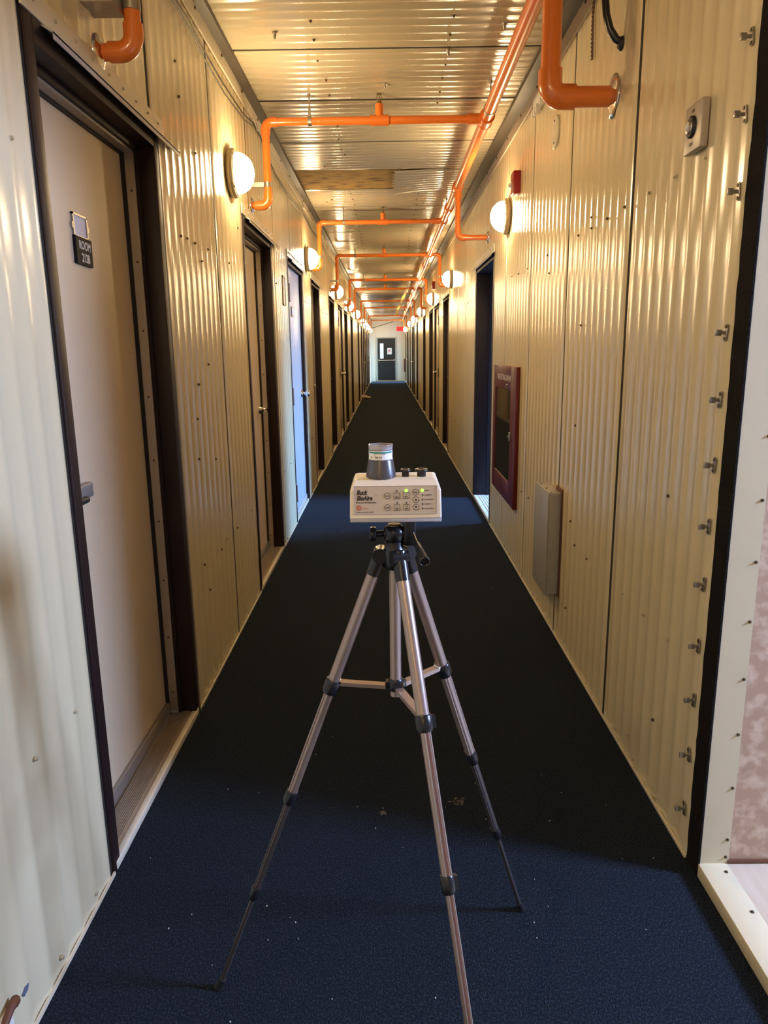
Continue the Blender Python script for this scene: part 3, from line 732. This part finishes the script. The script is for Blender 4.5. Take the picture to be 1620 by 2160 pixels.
for ph in (0, PI):
    mb.tube([(RX - .012 + .0035 * math.cos(i * .9 + ph), 3.27 + .0035 * math.sin(i * .9 + ph) + (.01 * math.sin(i * .06)), 2.86 - i * .0046) for i in range(60)], .0028, n=5)
tag(mb.build('twisted_cord', M['barcode']), 'short twisted brown cord hanging on the right wall beside the black conduit', 'cord')

# ---------------------------------------------------------------- things on the right wall
# turn-button fasteners
zs = [2.147, 1.983, 1.813, 1.483, 1.316, 1.147, .982, .821, .643, .481, .311, .139]
def make_clip():
    T = thing('turn_fastener', 'x', 'fastener', (0, 0, 0), 'turn button fasteners beside the black foam seal')
    mb = MB(); mb.box(0, .003, -.008, .008, -.012, .012, .001); mb.cyl((0, 0, .014), (.003, 0, .014), .008, n=12); mb.cyl((0, 0, -.014), (.003, 0, -.014), .008, n=12); mb.build('plate', M['galv'], T)
    mb = MB(); mb.cyl((.003, 0, 0), (.013, 0, 0), .0045, n=10); mb.box(.013, .028, -.004, .004, -.0075, .0075, .001); mb.build('turn_button', M['galv'], T)
    for z in (-.015, .015): MB().cyl((.003, 0, z), (.005, 0, z), .0042, n=8).build('rivet', M['screwdark'], T)
    return T
c0 = make_clip()
for i, z in enumerate(zs):
    o = c0 if i == 0 else copy_tree(c0)
    o.location = (RX - .004, 1.874, z); o.rotation_euler = (random.uniform(-.25, .25), 0, PI)
    pos = 'topmost' if i == 0 else ('lowest' if i == 11 else '%s from the top' % (ORD + [])[i])
    o['label'] = 'small steel turn fastener beside the black foam seal, %s' % pos
# key switch plate
T = thing('switch_plate', 'grey square plate with a round dark button high on the right wall', 'switch', (RX, 2.13, 2.03))
b_ = MB().box(sx(1, .006), sx(1, .026), 2.075, 2.185, 1.965, 2.085, .002).build('plate', M['plate'], T)
mb = MB(); mb.lathe((sx(1, .026), 2.135, 2.027), (-1, 0, 0), [(0, .028), (.006, .028), (.008, .024)], n=28); mb.build('button_ring', M['black'], T)
mb = MB(); mb.lathe((sx(1, .034), 2.135, 2.027), (-1, 0, 0), [(-.003, .020), (.003, .018), (.005, .012)], n=24); mb.build('button_ring', M['galv'], T)
mb = MB(); mb.lathe((sx(1, .038), 2.135, 2.027), (-1, 0, 0), [(-.003, .010), (.004, .009), (.006, .004)], n=20); mb.build('button', M['white'], T)
for s_, zz in (('ON', 2.063), ('OFF', 1.98)):
    text_ob('lettering', s_, .013, basis((sx(1, .0265), 2.135, zz), (0, -1, 0), (0, 0, 1)), M['ink'], T, align='CENTER')
# blank round cover
T = thing('cover_disc', 'blank cream round cover disc high on the right wall', 'cover', (RX, 3.93, 2.50))
MB().lathe((sx(1, .001), 3.93, 2.50), (-1, 0, 0), [(0, .078), (.007, .078), (.010, .072), (.0105, .01)], n=32).build('disc', M['cream'], T)
for z in (-.05, .05): MB().cyl((sx(1, .010), 3.93, 2.5 + z), (sx(1, .014), 3.93, 2.5 + z), .005, n=8).build('screw', M['screwdark'], T)
# white clamp behind the thick elbow
T = thing('white_bracket', 'small white plastic bracket behind the thick orange elbow', 'bracket', (RX, 4.33, 2.79))
MB().box(sx(1, .002), sx(1, .03), 4.24, 4.42, 2.72, 2.80, .004).build('body', M['white'], T)
for y in (4.26, 4.31, 4.36): MB().box(sx(1, .03), sx(1, .045), y, y + .02, 2.69, 2.73, .002).build('clip', M['white'], T)
# fire alarm
def alarm(y, z, lab):
    T = thing('fire_alarm', lab, 'alarm', (RX, y, z))
    b_ = MB().box(sx(1, .003), sx(1, .05), y - .055, y + .055, z - .068, z + .068, .006).build('housing', M['redalarm'], T)
    mb = MB(); mb.lathe((sx(1, .05), y + .03, z - .005), (-1, 0, 0), [(0, .016), (.012, .014), (.018, .006)], n=14); mb.build('strobe', M['white'], T)
    for i, ch in enumerate('FIRE'):
        text_ob('lettering', ch, .022, basis((sx(1, .0505), y - .018, z + .030 - i * .024), (0, -1, 0), (0, 0, 1)), M['letter'], T, align='CENTER', bold=.0005)
alarm(4.95, 2.475, 'red fire alarm box with strobe on the right wall before nearest lamp')
alarm(13.35, 2.56, 'far red fire alarm box above the tan door on right wall')
# fire extinguisher cabinet
T = thing('extinguisher_cabinet', 'dark red fire extinguisher cabinet with glass front on right wall', 'cabinet', (RX, 5.25, .87))
y0, y1, z0, z1 = 4.72, 5.72, .40, 1.335; d = .03
mb = MB(); a, b = sx(1, .005), sx(1, d)
wy0, wy1, wz0, wz1 = 4.93, 5.62, .545, 1.17
mb.box(a, b, y0, wy0, z0, z1, .002); mb.box(a, b, wy1, y1, z0, z1, .002); mb.box(a, b, wy0, wy1, z0, wz0, .002); mb.box(a, b, wy0, wy1, wz1, z1, .002); fr = mb.build('door_frame', M['red'], T)
MB().box(sx(1, .005), sx(1, .008), wy0, wy1, wz0, wz1).build('back_panel', M['dark_in'], T)
MB().box(sx(1, .019), sx(1, .023), wy0, wy1, wz0, wz1).build('glass_pane', M['glass'], T)
MB().box(sx(1, .008), sx(1, .013), 4.97, 5.14, 1.02, 1.09).build('instruction_card', M['paper'], T)
mb = MB(); mb.box(sx(1, d), sx(1, d + .012), wy0 - .06, wy0 - .03, .84, .90, .002); mb.cyl((sx(1, d), wy0 - .045, .87), (sx(1, d + .02), wy0 - .045, .87), .008, n=10); mb.build('latch', M['galv'], T)
for zz, rr in ((1.205, .010), (1.183, .008)): MB().cyl((sx(1, d), 5.06, zz), (sx(1, d + .01), 5.06, zz), rr, n=10).build('stud', M['galv'], T)
text_ob('lettering', 'FIRE EXTINGUISHER', .055, basis((sx(1, d + .0005), 5.22, 1.235), (0, -1, 0), (0, 0, 1)), M['letter'], fr, sx=1.18, align='CENTER')
# grey electrical box
T = thing('steel_box', 'grey steel surface box mounted low on the right wall', 'box', (RX, 3.65, .5))
MB().box(sx(1, .004), sx(1, .070), 3.49, 3.80, .235, .755, .002).build('body', M['greybox'], T)
MB().box(sx(1, .070), sx(1, .074), 3.482, 3.806, .229, .760, .001).build('cover', M['greybox'], T)
MB().box(sx(1, .004), sx(1, .010), 3.475, 3.60, .225, .775).build('back_flange', M['rust'], T)
for y in (3.51, 3.62, 3.75): MB().cyl((sx(1, .055), y, .755), (sx(1, .055), y, .761), .005, n=8).build('screw', M['galv'], T)
# far cabinet at the end of the right wall
T = thing('far_red_cabinet', 'small red cabinet at the far end of the right wall', 'cabinet', (RX, 35.1, .9))
MB().box(RX - .06, RX, 35.0, 35.25, .45, 1.05, .004).build('body', M['red'], T); MB().box(RX - .062, RX - .06, 35.03, 35.22, .55, .98).build('glass_pane', M['dark_in'], T)
# narrow holder beside the pale grey door
T = thing('card_rail', 'narrow vertical card holder beside the pale grey door', 'holder', (LX, 5.83, 1.93))
mb = MB(); y0, y1, z0, z1 = 5.77, 5.90, 1.80, 2.02
mb.box(sx(-1, .004), sx(-1, .012), y0, y0 + .01, z0, z1); mb.box(sx(-1, .004), sx(-1, .012), y1 - .01, y1, z0, z1); mb.box(sx(-1, .004), sx(-1, .012), y0, y1, z0, z0 + .01); mb.box(sx(-1, .004), sx(-1, .012), y0, y1, z1 - .01, z1)
mb.build('rim', M['brass'], T); MB().box(sx(-1, .004), sx(-1, .007), y0 + .01, y1 - .01, z0 + .01, z1 - .01).build('card', M['cream'], T)
# brown bracket with white cover at the lower left corner
T = thing('wall_outlet', 'white outlet cover with a rusty brown bracket at the lower left corner', 'outlet', (LX, 1.2, .1))
MB().box(sx(-1, .002), sx(-1, .012), 1.10, 1.232, .03, .145, .003).build('cover', M['white'], T)
mb = MB(); mb.tube([(LX + .016, 1.12, .10), (LX + .018, 1.17, .13), (LX + .018, 1.215, .152), (LX + .017, 1.236, .150), (LX + .014, 1.236, .138)], .007, n=8, rs=[.006, .007, .009, .011, .008]); mb.build('bracket', M['rust'], T)
MB().box(sx(-1, .012), sx(-1, .015), 1.16, 1.175, .04, .10, .001).build('slot', M['dark_in'], T)
# yellow strap hanging below the ceiling far down
T = NET_STRAP = thing('yellow_strap', 'bright yellow strap hanging slanted below the far ceiling', 'strap', (.40, 17, 2.85))
mb = MB(); pr = [(.44, 15.9, 2.70), (.425, 16.8, 2.70), (.40, 18.5, 2.695), (.37, 20.5, 2.685), (.335, 23, 2.66), (.32, 24.5, 2.60), (.30, 25, 2.585)]
vs = []
for x, y, z in pr: vs += [(x - .032, y, z), (x + .032, y, z + .01), (x + .032, y, z + .016), (x - .032, y, z + .006)]
mb.add(vs, [(4 * i + k, 4 * i + (k + 1) % 4, 4 * i + 4 + (k + 1) % 4, 4 * i + 4 + k) for i in range(len(pr) - 1) for k in range(4)] + [(3, 2, 1, 0), (24, 25, 26, 27)]); mb.build('webbing', M['yellow'], T)
mb = MB(); mb.cyl((.44, 15.95, 2.70), (.45, 15.95, HC), .006, n=6); mb.cyl((.33, 23.4, 2.66), (.33, 23.4, HC), .004, n=6); mb.build('tie_wire', M['galv'], T)
# tan shoe lying by the left wall far down the corridor
T = thing('shoe', 'single tan shoe lying by the left wall far down the carpet', 'shoe', (-.68, 22.6, 0))
mb = MB(); prof = [(-.15, .028, .045), (-.13, .045, .055), (-.06, .048, .055), (0, .046, .045), (.06, .050, .036), (.11, .046, .028), (.14, .025, .018)]
vs = []; n = 12
for u, wv, hv in prof:
    for i in range(n):
        t = 2 * PI * i / n; vs.append((-.66 + u, 22.6 + wv * math.cos(t), .014 + hv + hv * math.sin(t)))
mb.add(vs, [(k * n + i, k * n + (i + 1) % n, (k + 1) * n + (i + 1) % n, (k + 1) * n + i) for k in range(len(prof) - 1) for i in range(n)] + [list(range(n))[::-1], list(range((len(prof) - 1) * n, len(prof) * n))], True); mb.build('upper', M['shoe'], T)
mb = MB().box(-.81, -.52, 22.555, 22.645, 0, .018, .006); mb.build('sole', M['ink'], T)
MB().cyl((-.735, 22.6, .11), (-.735, 22.6, .122), .032, n=14).build('opening', M['dark_in'], T)

# debris on the carpet
def tuft(x, y, r, n, m, lab):
    mb = MB()
    for i in range(n):
        a = random.uniform(0, 2 * PI); q = r * random.random() ** .6; b = random.uniform(0, PI)
        px, py = x + q * math.cos(a) * 1.3, y + q * math.sin(a); l = random.uniform(.002, .006)
        mb.tube([(px - l * math.cos(b), py - l * math.sin(b), .002), (px, py, .005), (px + l * math.cos(b), py + l * math.sin(b), .002)], .0008, n=4)
    tag(mb.build('lint', m), lab, 'lint')
tuft(.214, 2.115, .022, 34, M['lint'], 'tan tuft of lint on the carpet right of the tripod')
tuft(-.031, 2.056, .008, 14, M['lint'], 'tiny pale scrap of lint on the carpet between the tripod legs')
mb = MB()
for i in range(48):
    x, y = random.uniform(-.75, .8), random.choice([random.uniform(1.2, 2.3), random.uniform(1.2, 6)]); s = random.uniform(.0005, .0013)
    mb.box(x - s, x + s, y - s, y + s * 1.5, 0, .002)
o = mb.build('carpet_specks', M['white_lint']); tag(o, 'scattered tiny pale specks on the navy carpet', 'specks', kind='stuff')

# ---------------------------------------------------------------- tripod
HX, HY = .010, 1.385
hub = Vector((HX, HY, 0))
T = thing('tripod', 'bronze camera tripod with black clamps standing on the carpet in front', 'tripod', (HX, HY, 0))
feet = [(-.409, 1.408), (.338, 1.643), (.172, .940)]
ztop = 1.055
# head casting
mb = MB(); mb.lathe((HX, HY, 0), (0, 0, 1), [(1.025, .014), (1.03, .022), (1.065, .024), (1.07, .019), (1.082, .019), (1.084, .016)], n=24); mb.build('leg_casting', M['plast'], T)
for i, (fx, fy) in enumerate(feet):
    d = Vector((fx - HX, fy - HY, 0)); L = d.length; d.normalize(); sd = Vector((-d.y, d.x, 0))
    def P(t):      # t = 0 top hinge, 1 foot
        return hub + d * (.028 + (L - .028) * t) + Vector((0, 0, ztop * (1 - t)))
    ax = (P(1) - P(0)).normalized()
    # hinge bracket, upper to lower sections
    T1, T2, T3 = (.255, .49, .725) if i != 2 else (.27, .51, .77)
    tA, tB, tC = {0: (.27, .518, .75), 1: (.27, .505, .735), 2: (.275, .525, .80)}[i]
    g = thing('leg', None, None); g.parent = T; ORG[g.name] = ORG['tripod']
    MB().cyl(P(.02), P(tA), .0125, n=20).build('upper_tube', M['legs'], g)
    def section(t0, t1, w, h, m, nm):
        a, b = P(t0), P(t1); up = ax.cross(sd).normalized(); mb = MB()
        mb.cyl(a, b, w, n=14)
        if i == 2 or nm == 'middle_tube':   # channel rails along the outer face
            for s in (-1, 1): mb.tube([a + sd * s * w * .55 + up * w * .75 * (-1), b + sd * s * w * .55 + up * w * .75 * (-1)], w * .28, n=6)
            for s in (-1, 1): mb.tube([a + sd * s * w * .55 + up * w * .75, b + sd * s * w * .55 + up * w * .75], w * .28, n=6)
        sec = mb.build(nm, m, g)
        if i == 2:
            for s in (-1, 1):
                o3 = up * (w * .93 * s); gq = lambda p: [p + sd * w * .22 * s1 + o3 + up * w * .12 * s2 for s1, s2 in ((-1, -1), (1, -1), (1, 1), (-1, 1))]
                MB().hexa(gq(a), gq(b)).build('groove', M['rust'], sec)
    section(tA, tB, .0098, .01, M['legs'], 'middle_tube')
    section(tB, tC, .0076, .008, M['legs'] if i == 2 else M['legsdark'], 'middle_tube')
    section(tC, .985, .0056, .006, M['legs'] if i == 2 else M['legsdark'], 'lower_tube')
    for t, r in ((tA, .0165), (tB, .0135), (tC, .0112)):
        mb = MB(); a, b = P(t) - ax * .016, P(t) + ax * .016
        mb.lathe(a, ax, [(0, r * .9), (.003, r), (.026, r), (.032, r * .85)], n=20)
        c_ = P(t) + sd * (r + .001) * (1 if i != 0 else -1); up = ax.cross(sd).normalized()
        # flip lever
        q = [c_ + sd * s1 * .004 + up * s2 * .007 for s1, s2 in ((-1, -1), (1, -1), (1, 1), (-1, 1))]
        mb.hexa([p - ax * .013 for p in q], [p + ax * .011 for p in q])
        mb.build('flip_clamp', M['plast'], g)
    mb = MB(); mb.cyl(P(-.01), P(.040), .0148, .0140, n=20); p = P(.0)
    mb.cyl(p - sd * .017, p + sd * .017, .0155, n=20); mb.build('hinge_bracket', M['plast'], g)
    mb = MB(); f = Vector((fx, fy, 0)); mb.cyl(P(.975), f + Vector((0, 0, .004)), .008, .010, n=12); mb.cyl(f, f + Vector((0, 0, .008)), .011, n=14); mb.build('rubber_foot', M['black'], g)
    # spreader arm
    hc = Vector((HX, HY, .775)); e = P(tA - .01) - d * .014; a = hc + d * .016
    mb = MB(); ar = (e - a).normalized(); upv = ar.cross(sd).normalized()
    q = lambda p, w, h: [p + sd * w * s1 + upv * h * s2 for s1, s2 in ((-1, -1), (1, -1), (1, 1), (-1, 1))]
    mb.hexa(q(a, .0080, .0012), q(e, .0080, .0012))
    for s in (-1, 1): 
        o2 = sd * .0077 * s; mb.hexa([v + o2 - upv * .003 for v in q(a, .0008, .004)], [v + o2 - upv * .003 for v in q(e, .0008, .004)])
    mb.build('spreader_arm', M['legs'], T)
    for p in (a, e): MB().cyl(p - sd * .009, p + sd * .009, .0032, n=10).build('spreader_pin', M['chrome'], T)
mb = MB(); mb.cyl((HX, HY, .752), (HX, HY, 1.03), .0115, n=20); mb.build('centre_column', M['legs'], T)
mb = MB(); mb.lathe((HX, HY, .764), (0, 0, 1), [(0, .0135), (.002, .0155), (.022, .0155), (.026, .013)], n=20)
for (fx, fy) in feet:
    d = Vector((fx - HX, fy - HY, 0)).normalized(); sd = Vector((-d.y, d.x, 0)); c_ = Vector((HX, HY, .776)) + d * .016
    q = [c_ + sd * s1 * .009 + d * s2 * .005 for s1, s2 in ((-1, -1), (1, -1), (1, 1), (-1, 1))]
    mb.hexa([p - Vector((0, 0, .008)) for p in q], [p + Vector((0, 0, .008)) for p in q])
mb.build('column_collar', M['plast'], T)
# pan head
mb = MB(); mb.lathe((HX, HY, 0), (0, 0, 1), [(1.080, .013), (1.085, .020), (1.100, .022), (1.112, .019), (1.116, .008)], n=24)
mb.cyl((HX - .020, HY, 1.098), (HX + .040, HY, 1.098), .014, n=18)
mb.box(HX + .018, HX + .042, HY - .016, HY + .016, 1.075, 1.133, .004)
mb.box(HX - .03, HX + .042, HY - .02, HY + .02, 1.128, 1.139, .003)
hd = mb.build('pan_head', M['plast'], T)
MB().lathe((HX, HY, 1.1135), (0, 0, 1), [(0, .013), (.0035, .013), (.004, .01)], n=20).build('bubble_level', M['brass'], hd)
mb = MB(); mb.cyl((HX - .036, HY - .004, 1.098), (HX - .015, HY, 1.098), .006, n=12)
mb.lathe((HX - .036, HY - .004, 1.098), (-1, 0, 0), [(0, .013), (.002, .0145), (.010, .0145), (.012, .013)], n=10); mb.build('tilt_knob', M['plast'], T)
mb = MB(); p0 = Vector((HX + .034, HY - .015, 1.104)); p1 = Vector((.0625, 1.235, 1.0825)); pm = p0.lerp(p1, .40)
mb.cyl(p0, pm, .0035, n=12); h = mb.build('pan_handle', M['chrome'], T)
dd = (p1 - pm).normalized(); L = (p1 - pm).length
MB().lathe(pm, dd, [(0, .0045), (.004, .006), (L * .6, .0080), (L - .008, .0092), (L - .003, .0098), (L, .0092), (L, .0075), (L - .006, .0072)], n=24, caps=False).build('handle_grip', M['plast'], h)
MB().cyl(p1 - dd * .007, p1 - dd * .006, .0076, n=20).build('grip_end', M['black'], h)

# ---------------------------------------------------------------- air sampling pump
FX, FY, FZ = .0125, 1.305, 1.1775       # centre of front face
T = thing('air_sampling_pump', 'ivory air sampling pump with keypad standing on the tripod head', 'pump', (FX, 1.36, 1.139))
mb = MB()
w0, w1 = .0850, .0815
def ring(z, y0, y1, w): return [(FX - w, y0, z), (FX + w, y0, z), (FX + w, y1, z), (FX - w, y1, z)]
b = bmesh.new()
levels = [(1.1475, 1.305, 1.425, .0850), (1.199, 1.3065, 1.425, .0835), (1.2055, 1.3115, 1.424, .0815), (1.2135, 1.335, 1.418, .0775), (1.2155, 1.35, 1.408, .073)]
vr = [[b.verts.new(p) for p in ring(z, a, c, wv)] for z, a, c, wv in levels]
b.faces.new(vr[0][::-1]); b.faces.new(vr[-1])
for i in range(len(vr) - 1):
    for k in range(4): b.faces.new((vr[i][k], vr[i][(k + 1) % 4], vr[i + 1][(k + 1) % 4], vr[i + 1][k]))
bmesh.ops.bevel(b, geom=[e for e in b.edges if abs(e.verts[0].co.z - e.verts[1].co.z) > .001], offset=.003, segments=2, affect='EDGES', profile=.5)
mb.bm(b, False); body = mb.build('body', M['pump'], T)
MB().box(FX - .0845, FX + .0845, 1.306, 1.424, 1.139, 1.1478, .0015).build('base_plate', M['pumpbase'], T)
K = .0001135
def fp(cx, cy, dy=0.0): return Vector((FX + (cx - 822) * K, 1.3055 - dy + (1.199 - (1.1775 + (600 - cy) * K)) * -.0, 1.1775 + (600 - cy) * K))
yf = 1.3052
def F(cx, cy, e=0.0):
    z = 1.1785 + (590 - cy) * K
    return Vector((FX + (cx - 822) * K, 1.305 + .0015 * max(0, (z - 1.1475) / .0515) - e, z))
# recessed panel film + border
a, b2, c, d = F(148, 795, .0006), F(1490, 795, .0006), F(1490, 335, .0006), F(148, 335, .0006)
off = Vector((0, .0012, 0))
fpl = MB().hexa([a + off, b2 + off, c + off, d + off], [a, b2, c, d]).build('control_panel', M['faceplate'], T)
mb = MB()
for (p, q) in (((148, 335), (1490, 335)), ((148, 795), (1490, 795)), ((148, 335), (148, 795)), ((1490, 335), (1490, 795))):
    mb.tube([F(*p, .0007), F(*q, .0007)], .0005, n=4)
mb.build('panel_rim', M['pumpbase'], T)
ux, uy = Vector((1, 0, 0)), Vector((0, .029, 1)).normalized()
def txt(s, cx, cy, size, m='ink', align='LEFT', **k):
    return text_ob('lettering', s, size, basis(F(cx, cy, .0009), ux, uy), M[m], fpl, align=align, ext=.0001, **k)
txt('Buck', 188, 474, .0122, shear=.28, bold=.00055, sx=.78)
txt('BioAire', 188, 566, .0122, shear=.28, bold=.00055, sx=.76)
txt('TM', 487, 500, .0024)
txt('Bioaerosol Sampling Pump', 180, 612, .0034, sx=1.02, bold=.00008, shear=.1)
txt('A.P. Buck, Inc. Orlando, FL 32809', 180, 768, .0023, sx=1.0, bold=.00003)
txt('U C K', 278, 718, .0046, 'redink', sx=1.0)
txt('B', 205, 716, .0050, 'redink', sx=1.0, bold=.0001)
def ringm(mb, cx, cy, r, t=4.5, n=28):
    mb.tube([F(cx + r * math.cos(2 * PI * i / n), cy + r * math.sin(2 * PI * i / n), .0009) for i in range(n + 1)], t * K / 2, n=4)
mb = MB()
for r, ox in ((44, 0), (34, 4), (25, 8)): ringm(mb, 222 + ox, 690, r, 5)
mb.build('logo_rings', M['redink'], fpl)
for cx, cy, s in ((686, 497, 'ON'), (688, 688, 'OFF'), (1145, 440, 'CAL')):
    mb = MB(); mb.cyl(F(cx, cy, .0004), F(cx, cy, .0011), 44 * K, n=24); 
    bt = mb.build('round_button', M['faceplate'], fpl)
    mb = MB(); ringm(mb, cx, cy, 49, 7); mb.build('button_outline', M['ink'], fpl)
    o = txt(s, cx, cy + 14, .0042, align='CENTER', bold=.0001); o.location = (0, -.0005, 0)
for cx, cy, s in ((1150, 563, 1), (1152, 685, -1)):
    mb = MB(); mb.cyl(F(cx, cy, .0004), F(cx, cy, .0011), 44 * K, n=24); mb.build('round_button', M['faceplate'], fpl)
    mb = MB(); ringm(mb, cx, cy, 49, 7); mb.build('button_outline', M['ink'], fpl)
    mb = MB(); q = [F(cx - 22, cy + 15 * s, .0014), F(cx + 22, cy + 15 * s, .0014), F(cx, cy - 22 * s, .0014)]
    if s < 0: q = q[::-1]
    q2 = [p + Vector((0, .0004, 0)) for p in q]
    mb.add(q + q2, [(0, 1, 2), (5, 4, 3), (0, 3, 4, 1), (1, 4, 5, 2), (2, 5, 3, 0)]); mb.build('arrow_mark', M['ink'], fpl)
for cx, cy, s in ((840, 497, '1'), (995, 493, '5'), (842, 690, '2'), (998, 687, '10')):
    mb = MB(); h = 47; cr = [(cx - h, cy - h), (cx + h, cy - h), (cx + h, cy + h), (cx - h, cy + h)]
    a, b2, c, d = [F(*p, .0011) for p in cr]; mb.hexa([a + off * .6, d + off * .6, c + off * .6, b2 + off * .6], [a, d, c, b2]); mb.build('square_button', M['faceplate'], fpl)
    mb = MB()
    for i in range(4): mb.tube([F(*cr[i], .0012), F(*cr[(i + 1) % 4], .0012)], .0004, n=4)
    mb.build('button_outline', M['ink'], fpl)
    for t_, dy_, sz in ((s, -4, .0038), ('MIN', 32, .0036)):
        o = txt(t_, cx, cy + dy_, sz, align='CENTER', bold=.00004); o.location = (0, -.0005, 0)
leds = [(840, 417, 0), (992, 414, 1), (843, 613, 0), (996, 613, 0), (1252, 412, 1), (1257, 487, 0), (1257, 562, 0), (1257, 635, 0), (1260, 710, 0)]
for cx, cy, on in leds:
    r = (26 if on else 15) * K
    mb = MB(); mb.lathe(F(cx, cy, .0004), (0, -1, 0), [(0, r), (.0008, r * .95), (.0016, r * .6), (.0019, r * .1)], n=14)
    o = mb.build('indicator_light', M['led'] if on else M['ledoff'], fpl)
    if on: o['label'] = 'lit green indicator'
for s, cy in (('POWER', 420), ('CALIBRATE', 495), ('CONTINUOUS', 570), ('COMPLETE', 643), ('LOW BATTERY', 718)):
    txt(s, 1286, cy, .0026, bold=.00005)
# terminals on top
for x, r in ((.032, .0088), (.0625, .0110)):
    mb = MB(); mb.lathe((x, 1.362, 1.2155), (0, 0, 1), [(-.002, r * .78), (.009, r * .78), (.0095, r * 1.0), (.0102, r * 1.12), (.0135, r * 1.12), (.0145, r * .95), (.0145, r * .62), (.011, r * .6)], n=24, caps=True)
    mb.build('black_port', M['plast'], T)['label'] = 'small black port' if r < .01 else 'larger black port'
# inlet cone
cxn, cyn = -.0145, 1.362
mb = MB(); mb.lathe((cxn, cyn, 0), (0, 0, 1), [(1.2145, .0280), (1.219, .0285), (1.223, .0280), (1.2465, .0238), (1.2485, .0232)], n=40); mb.build('inlet_cone', M['cone'], T)
# petri dish on the cone
T2 = thing('petri_dish', 'clear petri dish with barcode label sitting on the grey cone', 'dish', (cxn, cyn, 1.2487))
mb = MB(); mb.lathe((cxn, cyn, 0), (0, 0, 1), [(1.2488, .0236), (1.2505, .0238), (1.2508, .0222), (1.2685, .0222), (1.2685, .0214), (1.2515, .0214)], n=40, caps=False); mb.build('dish_bottom', M['clear'], T2)
mb = MB(); mb.lathe((cxn, cyn, 0), (0, 0, 1), [(1.2675, .0226), (1.2764, .0229), (1.2775, .0226), (1.2770, .0205), (1.2745, .020), (1.2745, .001)], n=40, caps=False); mb.build('dish_lid', M['clear'], T2)
MB().cyl((cxn, cyn, 1.2515), (cxn, cyn, 1.272), .0205, n=32).build('culture_gel', M['agar'], T2)
def band(z0, z1, a0, a1, r, m, nm, par, n=24):
    vs = []
    for i in range(n + 1):
        t = a0 + (a1 - a0) * i / n
        for rr in (r, r - .0002):
            for z in (z0, z1): vs.append((cxn + rr * math.sin(t), cyn - rr * math.cos(t), z))
    fs = []
    for i in range(n):
        a = 4 * i; b = a + 4
        fs += [(a, b, b + 1, a + 1), (a + 2, a + 3, b + 3, b + 2), (a + 1, b + 1, b + 3, a + 3), (a, a + 2, b + 2, b)]
    fs += [(0, 1, 3, 2), (4 * n, 4 * n + 2, 4 * n + 3, 4 * n + 1)]
    return MB().add(vs, fs, False).build(nm, m, par)
lb = band(1.2498, 1.2668, -1.75, 1.35, .02255, M['label'], 'paper_label', T2)
band(1.2622, 1.2655, -1.2, 1.15, .02262, M['teal'], 'teal_stripe', lb)
u = -.95
random.seed(3)
for (a0, a1) in ((-.95, -.91), (-.89, -.87), (-.80, -.77), (-.74, -.72), (-.50, -.44), (-.42, -.38), (-.36, -.31), (-.29, -.26), (-.245, -.20), (-.10, -.03), (.05, .11)):
    band(1.2532, 1.2567, a0, a1, .02264, M['barcode'], 'barcode_bar', lb, 2)
def clabel(s, a0, z, size):
    R_ = .0227; o = Vector((cxn + R_ * math.sin(a0 + .3), cyn - R_ * math.cos(a0 + .3), z)); 
    text_ob('lettering', s, size, basis(o - Vector((math.cos(a0 + .3), math.sin(a0 + .3), 0)) * .004, (math.cos(a0 + .3), math.sin(a0 + .3), 0), (0, 0, 1)), M['barcode'], lb, ext=.0001)
clabel('Sampl ID', -.75, 1.2600, .0020); clabel('413086', -.05, 1.2600, .0024); clabel('mould', -.75, 1.2575, .0018)
